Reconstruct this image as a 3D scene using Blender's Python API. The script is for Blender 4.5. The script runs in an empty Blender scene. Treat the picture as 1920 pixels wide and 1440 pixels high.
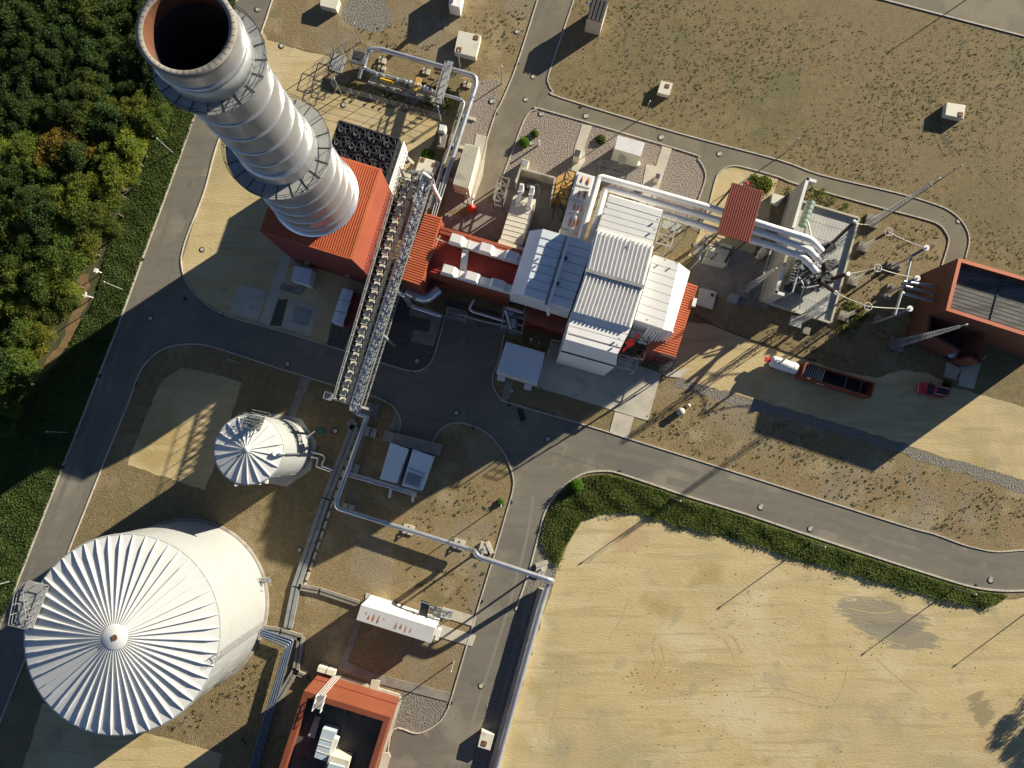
import bpy, math, random
import numpy as np
from mathutils import Vector, Matrix
from mathutils.geometry import tessellate_polygon
random.seed(7); rng = np.random.default_rng(7)
scene = bpy.context.scene
C = bpy.data.collections.new('Scene_Objects'); scene.collection.children.link(C)
R = math.radians
# ------------------------------------------------------------------ camera
H = 107.0; F = 1330.0; TILT = math.atan(125.0 / F)
cd = bpy.data.cameras.new('camera'); cam = bpy.data.objects.new('camera', cd); C.objects.link(cam)
cam.location = (0, 0, H); cam.rotation_euler = (TILT, 0, 0)
cd.sensor_fit = 'HORIZONTAL'; cd.sensor_width = 36.0; cd.lens = 36.0 * F / 1920.0
cd.clip_start = 1.0; cd.clip_end = 3000.0
scene.camera = cam
# ------------------------------------------------------------------ light
EL = R(16.5); AZ = R(34.5)
S = Vector((math.cos(EL) * math.cos(AZ), math.cos(EL) * math.sin(AZ), math.sin(EL)))
w = bpy.data.worlds.new('World'); scene.world = w; w.use_nodes = True
nt = w.node_tree; nt.nodes.clear()
sky = nt.nodes.new('ShaderNodeTexSky'); sky.sky_type = 'NISHITA'; sky.sun_disc = False
sky.sun_elevation = EL; sky.sun_rotation = math.atan2(S.x, S.y); sky.air_density = 0.65; sky.dust_density = 0.0; sky.ozone_density = 1.2; sky.altitude = 3500
bg = nt.nodes.new('ShaderNodeBackground'); bg.inputs['Strength'].default_value = 0.057
wo = nt.nodes.new('ShaderNodeOutputWorld')
nt.links.new(sky.outputs[0], bg.inputs[0]); nt.links.new(bg.outputs[0], wo.inputs[0])
ld = bpy.data.lights.new('sun', 'SUN'); sun = bpy.data.objects.new('sun', ld); C.objects.link(sun)
ld.energy = 5.0; ld.angle = R(0.5); ld.color = (1.0, 0.905, 0.72)
sun.rotation_euler = S.to_track_quat('Z', 'Y').to_euler(); sun.location = S * 300
scene.view_settings.view_transform = 'Standard'; scene.view_settings.look = 'None'
scene.view_settings.exposure = 1.20; scene.view_settings.gamma = 1.0
scene.render.resolution_x = 1024; scene.render.resolution_y = 768
scene.render.engine = 'CYCLES'
# ------------------------------------------------------------------ placing
_c, _s = math.cos(TILT), math.sin(TILT)
def P(u, v, z=0.0):
    """point at height z seen at photo pixel (u, v) (1920x1440 photo)"""
    dx = (u - 960.0) / F; dy = (720.0 - v) / F
    y = dy * _c + _s; zz = dy * _s - _c
    t = (H - z) / -zz
    return Vector((dx * t, y * t, z))
def PX(pts, z=0.0): return [P(u, v, z) for u, v in pts]
def curve(pts, closed=False, n=5):
    pts = [Vector(p) for p in pts]; out = []; N = len(pts)
    rg = range(N if closed else N - 1)
    for i in rg:
        if closed: p0, p1, p2, p3 = pts[i - 1], pts[i], pts[(i + 1) % N], pts[(i + 2) % N]
        else: p0, p1, p2, p3 = pts[max(i - 1, 0)], pts[i], pts[i + 1], pts[min(i + 2, N - 1)]
        for k in range(n):
            t = k / n
            out.append(0.5 * ((2 * p1) + (p2 - p0) * t + (2 * p0 - 5 * p1 + 4 * p2 - p3) * t * t + (3 * p1 - p0 - 3 * p2 + p3) * t ** 3))
    if not closed: out.append(pts[-1])
    return out
# ------------------------------------------------------------------ materials
MATS = {}
def _n(t, k, **kw):
    n = t.nodes.new(k)
    for a, b in kw.items():
        if a in n.inputs: n.inputs[a].default_value = b
        else: setattr(n, a, b)
    return n
def mat(name, c1, c2=None, scale=0.5, rough=0.8, metal=0.0, bump=0.0, bscale=8.0, specks=None, stretch=None, big=None, spec=0.5, coat=0.0, rnd=0.0, contrast=(0.35, 0.65), stain=None):
    """procedural material: two tones mixed by noise, optional large patches and specks (each a real colour of the surface), bump"""
    if name in MATS: return MATS[name]
    m = bpy.data.materials.new(name); m.use_nodes = True; t = m.node_tree; b = t.nodes['Principled BSDF']
    c1 = tuple(c1) + (1,); c2 = (tuple(c2) + (1,)) if c2 else tuple(x * 0.82 for x in c1[:3]) + (1,)
    geo = _n(t, 'ShaderNodeNewGeometry'); vec = geo.outputs['Position']
    if stretch:
        mp = _n(t, 'ShaderNodeMapping'); mp.inputs['Rotation'].default_value = (0, 0, R(stretch[0])); mp.inputs['Scale'].default_value = (stretch[1], stretch[2], stretch[3] if len(stretch) > 3 else 1)
        t.links.new(vec, mp.inputs['Vector']); vec2 = mp.outputs[0]
    else: vec2 = vec
    nz = _n(t, 'ShaderNodeTexNoise'); nz.inputs['Scale'].default_value = scale; nz.inputs['Detail'].default_value = 6; nz.inputs['Roughness'].default_value = 0.65
    t.links.new(vec2, nz.inputs['Vector'])
    cr = _n(t, 'ShaderNodeValToRGB'); cr.color_ramp.elements[0].position = contrast[0]; cr.color_ramp.elements[0].color = c1
    cr.color_ramp.elements[1].position = contrast[1]; cr.color_ramp.elements[1].color = c2
    t.links.new(nz.outputs[0], cr.inputs[0]); col = cr.outputs[0]
    def over(col, fac, c3):
        mx = _n(t, 'ShaderNodeMix', data_type='RGBA'); t.links.new(fac, mx.inputs[0]); t.links.new(col, mx.inputs[6]); mx.inputs[7].default_value = tuple(c3) + (1,)
        return mx.outputs[2]
    for k, e in enumerate(big or []):      # (colour, scale, threshold, softness, strength)
        n2 = _n(t, 'ShaderNodeTexNoise', noise_dimensions='4D'); n2.inputs['Scale'].default_value = e[1]; n2.inputs['Detail'].default_value = 4; n2.inputs['W'].default_value = 3.7 * (k + 1) + len(name)
        if len(e) > 5:
            m5 = _n(t, 'ShaderNodeMapping'); m5.inputs['Rotation'].default_value = (0, 0, R(e[5][0])); m5.inputs['Scale'].default_value = (e[5][1], e[5][2], 1); t.links.new(vec, m5.inputs['Vector']); t.links.new(m5.outputs[0], n2.inputs['Vector'])
        else: t.links.new(vec, n2.inputs['Vector'])
        mr = _n(t, 'ShaderNodeMapRange'); mr.inputs[1].default_value = e[2]; mr.inputs[2].default_value = e[2] + e[3]; mr.inputs[4].default_value = e[4]
        t.links.new(n2.outputs[0], mr.inputs[0]); col = over(col, mr.outputs[0], e[0])
    for k, e in enumerate(specks or []):   # (colour, scale, size)
        vo = _n(t, 'ShaderNodeTexVoronoi'); vo.inputs['Scale'].default_value = e[1]; t.links.new(vec, vo.inputs['Vector'])
        n3 = _n(t, 'ShaderNodeTexNoise'); n3.inputs['Scale'].default_value = e[1] * 0.17; t.links.new(vec, n3.inputs['Vector'])
        ml = _n(t, 'ShaderNodeMath', operation='MULTIPLY'); t.links.new(n3.outputs[0], ml.inputs[0]); ml.inputs[1].default_value = e[2] * 2
        lt = _n(t, 'ShaderNodeMath', operation='LESS_THAN'); t.links.new(vo.outputs['Distance'], lt.inputs[0]); t.links.new(ml.outputs[0], lt.inputs[1])
        sr = _n(t, 'ShaderNodeMath', operation='MULTIPLY'); t.links.new(lt.outputs[0], sr.inputs[0]); sr.inputs[1].default_value = e[3] if len(e) > 3 else 0.8
        col = over(col, sr.outputs[0], e[0])
    for cx, cy, rx, ry, ang, c3, th in (stain or []):   # stain of its own shape: streaky noise inside an ellipse
        mp2 = _n(t, 'ShaderNodeMapping', vector_type='TEXTURE'); mp2.inputs['Location'].default_value = (cx, cy, 0); mp2.inputs['Rotation'].default_value = (0, 0, R(ang)); mp2.inputs['Scale'].default_value = (rx, ry, 1e3); t.links.new(vec, mp2.inputs['Vector'])
        gd = _n(t, 'ShaderNodeTexGradient', gradient_type='SPHERICAL'); t.links.new(mp2.outputs[0], gd.inputs[0])
        mp3 = _n(t, 'ShaderNodeMapping', vector_type='TEXTURE'); mp3.inputs['Rotation'].default_value = (0, 0, R(ang)); mp3.inputs['Scale'].default_value = (3.0, .7, 1); t.links.new(vec, mp3.inputs['Vector'])
        n6 = _n(t, 'ShaderNodeTexNoise'); n6.inputs['Scale'].default_value = .9; n6.inputs['Detail'].default_value = 9; n6.inputs['Roughness'].default_value = .75; t.links.new(mp3.outputs[0], n6.inputs['Vector'])
        ad = _n(t, 'ShaderNodeMath', operation='MULTIPLY_ADD'); t.links.new(gd.outputs['Fac'], ad.inputs[0]); ad.inputs[1].default_value = .55; t.links.new(n6.outputs[0], ad.inputs[2])
        mr = _n(t, 'ShaderNodeMapRange'); mr.inputs[1].default_value = th; mr.inputs[2].default_value = th + .07; mr.inputs[4].default_value = .75; t.links.new(ad.outputs[0], mr.inputs[0])
        gt0 = _n(t, 'ShaderNodeMath', operation='MULTIPLY'); gz = _n(t, 'ShaderNodeMapRange'); gz.inputs[2].default_value = .12; t.links.new(gd.outputs['Fac'], gz.inputs[0]); t.links.new(gz.outputs[0], gt0.inputs[0]); t.links.new(mr.outputs[0], gt0.inputs[1])
        col = over(col, gt0.outputs[0], c3)
    if rnd:
        oi = _n(t, 'ShaderNodeObjectInfo'); hs = _n(t, 'ShaderNodeHueSaturation')
        m1 = _n(t, 'ShaderNodeMapRange'); m1.inputs[3].default_value = 1 - rnd; m1.inputs[4].default_value = 1 + rnd; t.links.new(oi.outputs['Random'], m1.inputs[0]); t.links.new(m1.outputs[0], hs.inputs['Value'])
        m2 = _n(t, 'ShaderNodeMapRange'); m2.inputs[3].default_value = 0.485; m2.inputs[4].default_value = 0.515; t.links.new(oi.outputs['Random'], m2.inputs[0]); t.links.new(m2.outputs[0], hs.inputs['Hue'])
        t.links.new(col, hs.inputs['Color']); col = hs.outputs[0]
    t.links.new(col, b.inputs['Base Color'])
    b.inputs['Roughness'].default_value = rough; b.inputs['Metallic'].default_value = metal
    b.inputs['Specular IOR Level'].default_value = spec; b.inputs['Coat Weight'].default_value = coat
    if bump:
        n4 = _n(t, 'ShaderNodeTexNoise'); n4.inputs['Scale'].default_value = bscale; n4.inputs['Detail'].default_value = 3; t.links.new(vec2, n4.inputs['Vector'])
        bp = _n(t, 'ShaderNodeBump'); bp.inputs['Strength'].default_value = 1.0; bp.inputs['Distance'].default_value = bump
        t.links.new(n4.outputs[0], bp.inputs['Height']); t.links.new(bp.outputs[0], b.inputs['Normal'])
    MATS[name] = m; return m
SAND = (0.52, 0.41, 0.215)
_p = lambda u, v: (P(u, v).x, P(u, v).y)
M = dict(
 ground=mat('dry_grass_gravel', (0.24, 0.18, 0.085), (0.16, 0.12, 0.06), 1.2, 0.95, bump=0.10, bscale=5.0, big=[((0.16, 0.14, 0.06), 0.10, 0.52, 0.12, 0.5), ((0.32, 0.25, 0.16), 0.2, 0.55, 0.1, 0.4)], specks=[((0.07, 0.06, 0.03), 2.2, 0.20, 0.5), ((0.38, 0.31, 0.2), 3.1, 0.18, 0.5)]),
 field=mat('weedy_field', (0.225, 0.168, 0.078), (0.15, 0.115, 0.055), 1.1, 0.95, bump=0.075, bscale=6.0, big=[((0.11, 0.115, 0.045), 0.06, 0.53, 0.12, 0.5), ((0.20, 0.145, 0.08), 0.045, 0.52, 0.1, 0.6), ((0.12, 0.125, 0.11), 0.09, 0.62, 0.06, 0.6), ((0.24, 0.19, 0.10), 0.3, 0.56, 0.08, 0.4), ((0.10, 0.10, 0.045), 0.5, 0.60, 0.06, 0.5)], specks=[((0.075, 0.07, 0.035), 1.6, 0.12, 0.5), ((0.24, 0.185, 0.10), 2.9, 0.12, 0.35)]),
 island=mat('island_dry_grass', (0.28, 0.205, 0.10), (0.175, 0.13, 0.065), 2.6, 0.95, bump=0.08, bscale=6.0, big=[((0.36, 0.30, 0.18), 0.25, 0.52, 0.12, 0.55), ((0.14, 0.13, 0.06), 0.3, 0.56, 0.08, 0.6), ((0.23, 0.20, 0.15), 0.12, 0.54, 0.08, 0.5)], specks=[((0.08, 0.06, 0.035), 2.6, 0.2, 0.5)]),
 sand=mat('sand', SAND, (0.46, 0.36, 0.185), 0.25, 0.95, bump=0.035, bscale=3.0, stretch=(-15, 0.5, 1.6), stain=[(*_p(1650, 1155), 9.5, 3.6, -12, (0.21, 0.19, 0.145), .66), (*_p(1690, 1190), 9.0, 3.0, -8, (0.21, 0.19, 0.145), .68), (*_p(1175, 1010), 7, 5, 10, (0.44, 0.31, 0.17), .80), (*_p(1230, 1270), 5, 7, 60, (0.44, 0.33, 0.15), .78), (*_p(1840, 1330), 4, 6, 20, (0.22, 0.18, 0.10), .80)], big=[((0.35, 0.30, 0.16), 0.06, 0.50, 0.12, 0.75), ((0.36, 0.26, 0.10), 0.12, 0.58, 0.08, 0.65), ((0.58, 0.50, 0.32), 0.10, 0.52, 0.1, 0.6), ((0.30, 0.27, 0.18), 0.22, 0.60, 0.05, 0.45), ((0.42, 0.27, 0.13), 0.05, 0.62, 0.06, 0.4), ((0.36, 0.295, 0.15), 0.55, 0.56, 0.05, 0.45, (15, .14, 1.6)), ((0.54, 0.46, 0.27), 0.5, 0.57, 0.05, 0.4, (-25, .12, 1.4)), ((0.33, 0.27, 0.14), 0.7, 0.62, 0.03, 0.5, (62, .12, 1.8))], specks=[((0.12, 0.10, 0.055), 0.8, 0.055, 0.7), ((0.20, 0.17, 0.09), 1.9, 0.08, 0.4), ((0.62, 0.56, 0.42), 2.6, 0.12, 0.4)]),
 gravel=mat('lilac_gravel', (0.31, 0.26, 0.22), (0.20, 0.165, 0.14), 3.0, 0.95, bump=0.16, bscale=4.5, specks=[((0.10, 0.08, 0.075), 2.8, 0.22, 0.6), ((0.46, 0.38, 0.31), 3.6, 0.2, 0.5)]),
 ballast=mat('grey_ballast', (0.24, 0.22, 0.185), (0.14, 0.13, 0.11), 3.0, 0.95, bump=0.16, bscale=4.5, specks=[((0.09, 0.085, 0.08), 3.0, 0.24, 0.7), ((0.42, 0.39, 0.33), 3.4, 0.2, 0.5)]),
 darkgravel_shade=mat('dark_gravel', (0.12, 0.105, 0.085), (0.075, 0.068, 0.06), 2.0, 0.95, bump=0.1, bscale=5),
 asphalt=mat('asphalt', (0.185, 0.168, 0.132), (0.15, 0.137, 0.11), 0.35, 0.9, bump=0.012, bscale=9, stretch=(16, 0.25, 2.2), big=[((0.135, 0.125, 0.108), 0.10, 0.48, 0.14, 0.9), ((0.25, 0.225, 0.175), 0.16, 0.54, 0.1, 0.7), ((0.11, 0.10, 0.09), 0.45, 0.64, 0.04, 0.5), ((0.29, 0.25, 0.17), 0.3, 0.64, 0.06, 0.5)], specks=[((0.09, 0.08, 0.07), 0.35, 0.04, 0.6)]),
 asphaltx=mat('asphalt_east', (0.165, 0.14, 0.118), (0.135, 0.115, 0.098), 0.35, 0.9, bump=0.012, bscale=9, stretch=(-16, 2.2, 0.25), big=[((0.12, 0.105, 0.09), 0.10, 0.50, 0.14, 0.8), ((0.20, 0.17, 0.135), 0.16, 0.56, 0.1, 0.6)]),
 joint=mat('road_joint', (0.10, 0.085, 0.07), None, 1.0, 0.9),
 worn=mat('worn_tyre_track', (0.215, 0.196, 0.162), (0.20, 0.183, 0.15), 0.6, 0.9),
 asphalt2=mat('old_asphalt', (0.145, 0.125, 0.092), (0.185, 0.162, 0.112), 0.25, 0.9, bump=0.015, bscale=8, big=[((0.25, 0.22, 0.15), 0.15, 0.55, 0.1, 0.6)]),
 kerb=mat('kerb_concrete', (0.56, 0.51, 0.43), (0.44, 0.40, 0.34), 0.9, 0.9, bump=0.01),
 concrete=mat('concrete', (0.52, 0.48, 0.39), (0.42, 0.39, 0.32), 0.5, 0.9, bump=0.01, big=[((0.26, 0.25, 0.21), 0.35, 0.58, 0.1, 0.6)]),
 grating=mat('steel_grating', (0.36, 0.365, 0.345), (0.29, 0.295, 0.28), 0.6, 0.75, metal=0.15),
 padgrate=mat('pit_cover_plate', (0.46, 0.46, 0.425), (0.36, 0.365, 0.34), 0.5, 0.8),
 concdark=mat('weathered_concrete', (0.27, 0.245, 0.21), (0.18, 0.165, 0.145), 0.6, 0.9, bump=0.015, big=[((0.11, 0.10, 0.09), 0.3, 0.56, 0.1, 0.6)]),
 hatch=mat('rusty_hatch', (0.19, 0.085, 0.035), (0.12, 0.055, 0.025), 3, 0.8),
 white=mat('white_paint', (0.72, 0.71, 0.69), (0.66, 0.65, 0.63), 0.35, 0.5, big=[((0.46, 0.44, 0.41), 0.5, 0.62, 0.08, 0.4)]),
 whiteroof=mat('white_roof_sheet', (0.80, 0.79, 0.77), (0.73, 0.72, 0.71), 0.3, 0.5, big=[((0.62, 0.60, 0.57), 0.4, 0.62, 0.08, 0.4)], stretch=(-16, 2, .4)),
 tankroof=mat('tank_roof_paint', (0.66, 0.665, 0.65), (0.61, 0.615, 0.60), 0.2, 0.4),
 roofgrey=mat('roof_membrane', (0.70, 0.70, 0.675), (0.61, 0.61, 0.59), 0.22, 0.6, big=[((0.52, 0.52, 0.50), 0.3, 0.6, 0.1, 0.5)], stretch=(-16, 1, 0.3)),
 tank=mat('tank_paint', (0.34, 0.35, 0.345), (0.315, 0.325, 0.32), 0.15, 0.45, big=[((0.31, 0.29, 0.25), 0.25, 0.60, 0.1, 0.5)]),  # shell toned darker than the roof to hold down the low sun on it
 stack=mat('stack_cladding', (0.44, 0.445, 0.45), (0.36, 0.365, 0.37), 0.25, 0.34, metal=0.62, stretch=(0, 1, 1, 0.12), big=[((0.36, 0.36, 0.36), 0.35, 0.6, 0.12, 0.5)]),
 stackpanel=mat('stack_dark_panel', (0.36, 0.38, 0.37), (0.28, 0.30, 0.30), 0.6, 0.4, metal=0.3),
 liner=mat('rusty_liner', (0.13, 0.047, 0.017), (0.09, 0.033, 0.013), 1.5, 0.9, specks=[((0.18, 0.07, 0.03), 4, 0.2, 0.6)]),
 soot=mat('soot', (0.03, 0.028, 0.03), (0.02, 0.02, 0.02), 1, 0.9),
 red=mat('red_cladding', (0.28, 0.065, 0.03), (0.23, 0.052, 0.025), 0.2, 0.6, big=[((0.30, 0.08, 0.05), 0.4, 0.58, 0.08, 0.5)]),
 orangeroof=mat('orange_red_roof', (0.56, 0.15, 0.06), (0.47, 0.125, 0.05), 0.2, 0.55, big=[((0.40, 0.085, 0.04), 0.3, 0.6, 0.1, 0.5)]),
 redwall=mat('weathered_red_wall', (0.20, 0.055, 0.024), (0.17, 0.046, 0.02), 0.25, 0.6),
 redroof=mat('red_roof_sheet', (0.40, 0.055, 0.03), (0.34, 0.045, 0.025), 0.3, 0.5),
 canopy=mat('canopy_red_sheet', (0.24, 0.045, 0.025), (0.20, 0.036, 0.02), 0.3, 0.5),
 darkred=mat('dark_red_wall', (0.18, 0.032, 0.024), (0.15, 0.027, 0.02), 0.3, 0.6),
 brick=mat('terracotta_wall', (0.125, 0.042, 0.024), (0.10, 0.034, 0.02), 0.3, 0.7),  # wall tone darkened to carry the shade of the west face
 silver=mat('insulation_jacket', (0.62, 0.63, 0.64), (0.52, 0.53, 0.545), 0.8, 0.28, metal=0.75),
 dull=mat('galvanised_steel', (0.42, 0.43, 0.43), (0.32, 0.33, 0.335), 1.2, 0.5, metal=0.5),
 dark=mat('dark_steel', (0.075, 0.08, 0.085), (0.05, 0.053, 0.058), 1.2, 0.55, metal=0.4),
 black=mat('black_plastic', (0.02, 0.021, 0.024), None, 1.0, 0.5),
 fan=mat('fan_blade', (0.10, 0.105, 0.115), (0.07, 0.075, 0.08), 1, 0.4, metal=0.4),
 bluegrey=mat('blue_grey_roof', (0.68, 0.74, 0.80), (0.62, 0.68, 0.74), 0.3, 0.45, big=[((0.52, 0.57, 0.62), 0.4, 0.6, 0.1, 0.4)]),  # on the hall roof this blue stands for skylight in the shade
 beam=mat('weathered_beam', (0.28, 0.29, 0.28), (0.19, 0.20, 0.20), 0.7, 0.6),
 cream=mat('cream_panel', (0.64, 0.615, 0.51), (0.58, 0.555, 0.455), 0.4, 0.6, big=[((0.37, 0.33, 0.27), 0.5, 0.60, 0.1, 0.5)]),
 yellow=mat('yellow_pipe_paint', (0.65, 0.42, 0.02), None, 1, 0.5),
 yellowbox=mat('ochre_cover', (0.55, 0.34, 0.09), (0.42, 0.24, 0.06), 0.8, 0.6),
 rust=mat('rust_stain', (0.36, 0.12, 0.035), (0.52, 0.22, 0.08), 2.0, 0.9),
 hoist=mat('signal_red', (0.75, 0.03, 0.02), None, 1, 0.45),
 green=mat('transformer_green', (0.25, 0.33, 0.26), (0.2, 0.27, 0.22), 0.8, 0.45),
 greendisc=mat('green_lid', (0.02, 0.16, 0.09), None, 1, 0.6),
 porcelain=mat('brown_porcelain', (0.06, 0.025, 0.02), None, 1, 0.25),
 carpaint=mat('car_red', (0.50, 0.015, 0.04), None, 1, 0.25, coat=0.6),
 glass=mat('dark_glass', (0.015, 0.018, 0.02), None, 1, 0.12),
 orange=mat('container_orange', (0.27, 0.07, 0.025), (0.20, 0.05, 0.02), 0.7, 0.6, big=[((0.2, 0.06, 0.03), 0.8, 0.6, 0.05, 0.7)]),
 membrane=mat('bitumen_roof', (0.075, 0.07, 0.068), (0.045, 0.043, 0.045), 0.4, 0.85, big=[((0.14, 0.12, 0.10), 0.22, 0.56, 0.06, 0.7)]),
 slab=mat('patchy_roof_gravel', (0.155, 0.15, 0.135), (0.075, 0.075, 0.07), 0.5, 0.9, contrast=(.42, .58), stretch=(16, 0.35, 1.8), big=[((0.07, 0.07, 0.07), 0.5, 0.62, 0.06, 0.6)], bump=0.02),
 acblue=mat('hvac_panel', (0.42, 0.49, 0.54), (0.36, 0.42, 0.47), 0.5, 0.4),
 bluepipe=mat('blue_grey_pipe', (0.13, 0.17, 0.24), None, 1, 0.4, metal=0.3),  # darkened: the shade lying on these pipes is put into the colour
 patch=mat('patch_gravel', (0.30, 0.265, 0.18), (0.235, 0.21, 0.15), 3.0, 0.95, bump=.03),
 lane=mat('road_lane_wear', (0.155, 0.142, 0.115), (0.175, 0.16, 0.128), 0.8, 0.9),
 seam=mat('roof_seam', (0.42, 0.42, 0.40), (0.36, 0.36, 0.345), 1.0, 0.6),
 grassbase=mat('verge_turf', (0.13, 0.13, 0.045), (0.08, 0.09, 0.03), 1.2, 0.95, bump=.05),
 fieldtrack=mat('field_rut', (0.10, 0.085, 0.05), (0.14, 0.12, 0.07), 1.5, 0.95, bump=.05),
 sandtrack=mat('sand_rut', (0.44, 0.35, 0.185), (0.49, 0.39, 0.205), 2.0, 0.95, bump=.04),
 bark=mat('bark', (0.10, 0.07, 0.045), (0.06, 0.045, 0.03), 3, 0.9),
 soil=mat('forest_floor', (0.075, 0.075, 0.03), (0.045, 0.05, 0.02), 1.0, 0.95, bump=0.1, bscale=4, big=[((0.20, 0.13, 0.065), 0.12, 0.62, 0.05, 0.6)]),
 trackdirt=mat('dirt_track', (0.24, 0.15, 0.07), (0.14, 0.10, 0.045), 1.2, 0.95, bump=0.05),
)
def leafmat(name, c1, c2, scale=0.35, rnd=0.2):
    m = mat(name, c1, c2, scale, 0.65, rnd=rnd, spec=0.25, contrast=(0.3, 0.7)); t = m.node_tree; b = t.nodes['Principled BSDF']
    tr = _n(t, 'ShaderNodeBsdfTranslucent'); mx = _n(t, 'ShaderNodeMixShader'); mx.inputs[0].default_value = 0.5; src = b.inputs['Base Color'].links[0].from_socket
    hs = _n(t, 'ShaderNodeHueSaturation'); hs.inputs['Value'].default_value = 1.5; t.links.new(src, hs.inputs['Color']); t.links.new(hs.outputs[0], tr.inputs[0])
    t.links.new(b.outputs[0], mx.inputs[1]); t.links.new(tr.outputs[0], mx.inputs[2]); t.links.new(mx.outputs[0], t.nodes['Material Output'].inputs[0])
    return m
M['leaf'] = leafmat('foliage_green', (0.15, 0.185, 0.03), (0.065, 0.10, 0.02))
M['leaf2'] = leafmat('foliage_dark', (0.075, 0.115, 0.028), (0.04, 0.066, 0.018))
M['leaf3'] = leafmat('foliage_autumn', (0.27, 0.165, 0.03), (0.14, 0.13, 0.022))
M['leaf4'] = leafmat('foliage_yellowgreen', (0.24, 0.245, 0.03), (0.11, 0.15, 0.025))
M['ivy'] = leafmat('ground_cover_leaf', (0.135, 0.19, 0.05), (0.075, 0.115, 0.03), 0.2, 0)
M['grass'] = leafmat('tall_grass', (0.16, 0.195, 0.05), (0.09, 0.13, 0.03), 0.6, 0)
M['weed'] = leafmat('weed_leaf', (0.05, 0.085, 0.03), (0.075, 0.075, 0.03), 0.3, 0)
M['bright'] = leafmat('bright_shrub', (0.12, 0.24, 0.02), (0.06, 0.13, 0.015), 0.8, 0)
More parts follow.
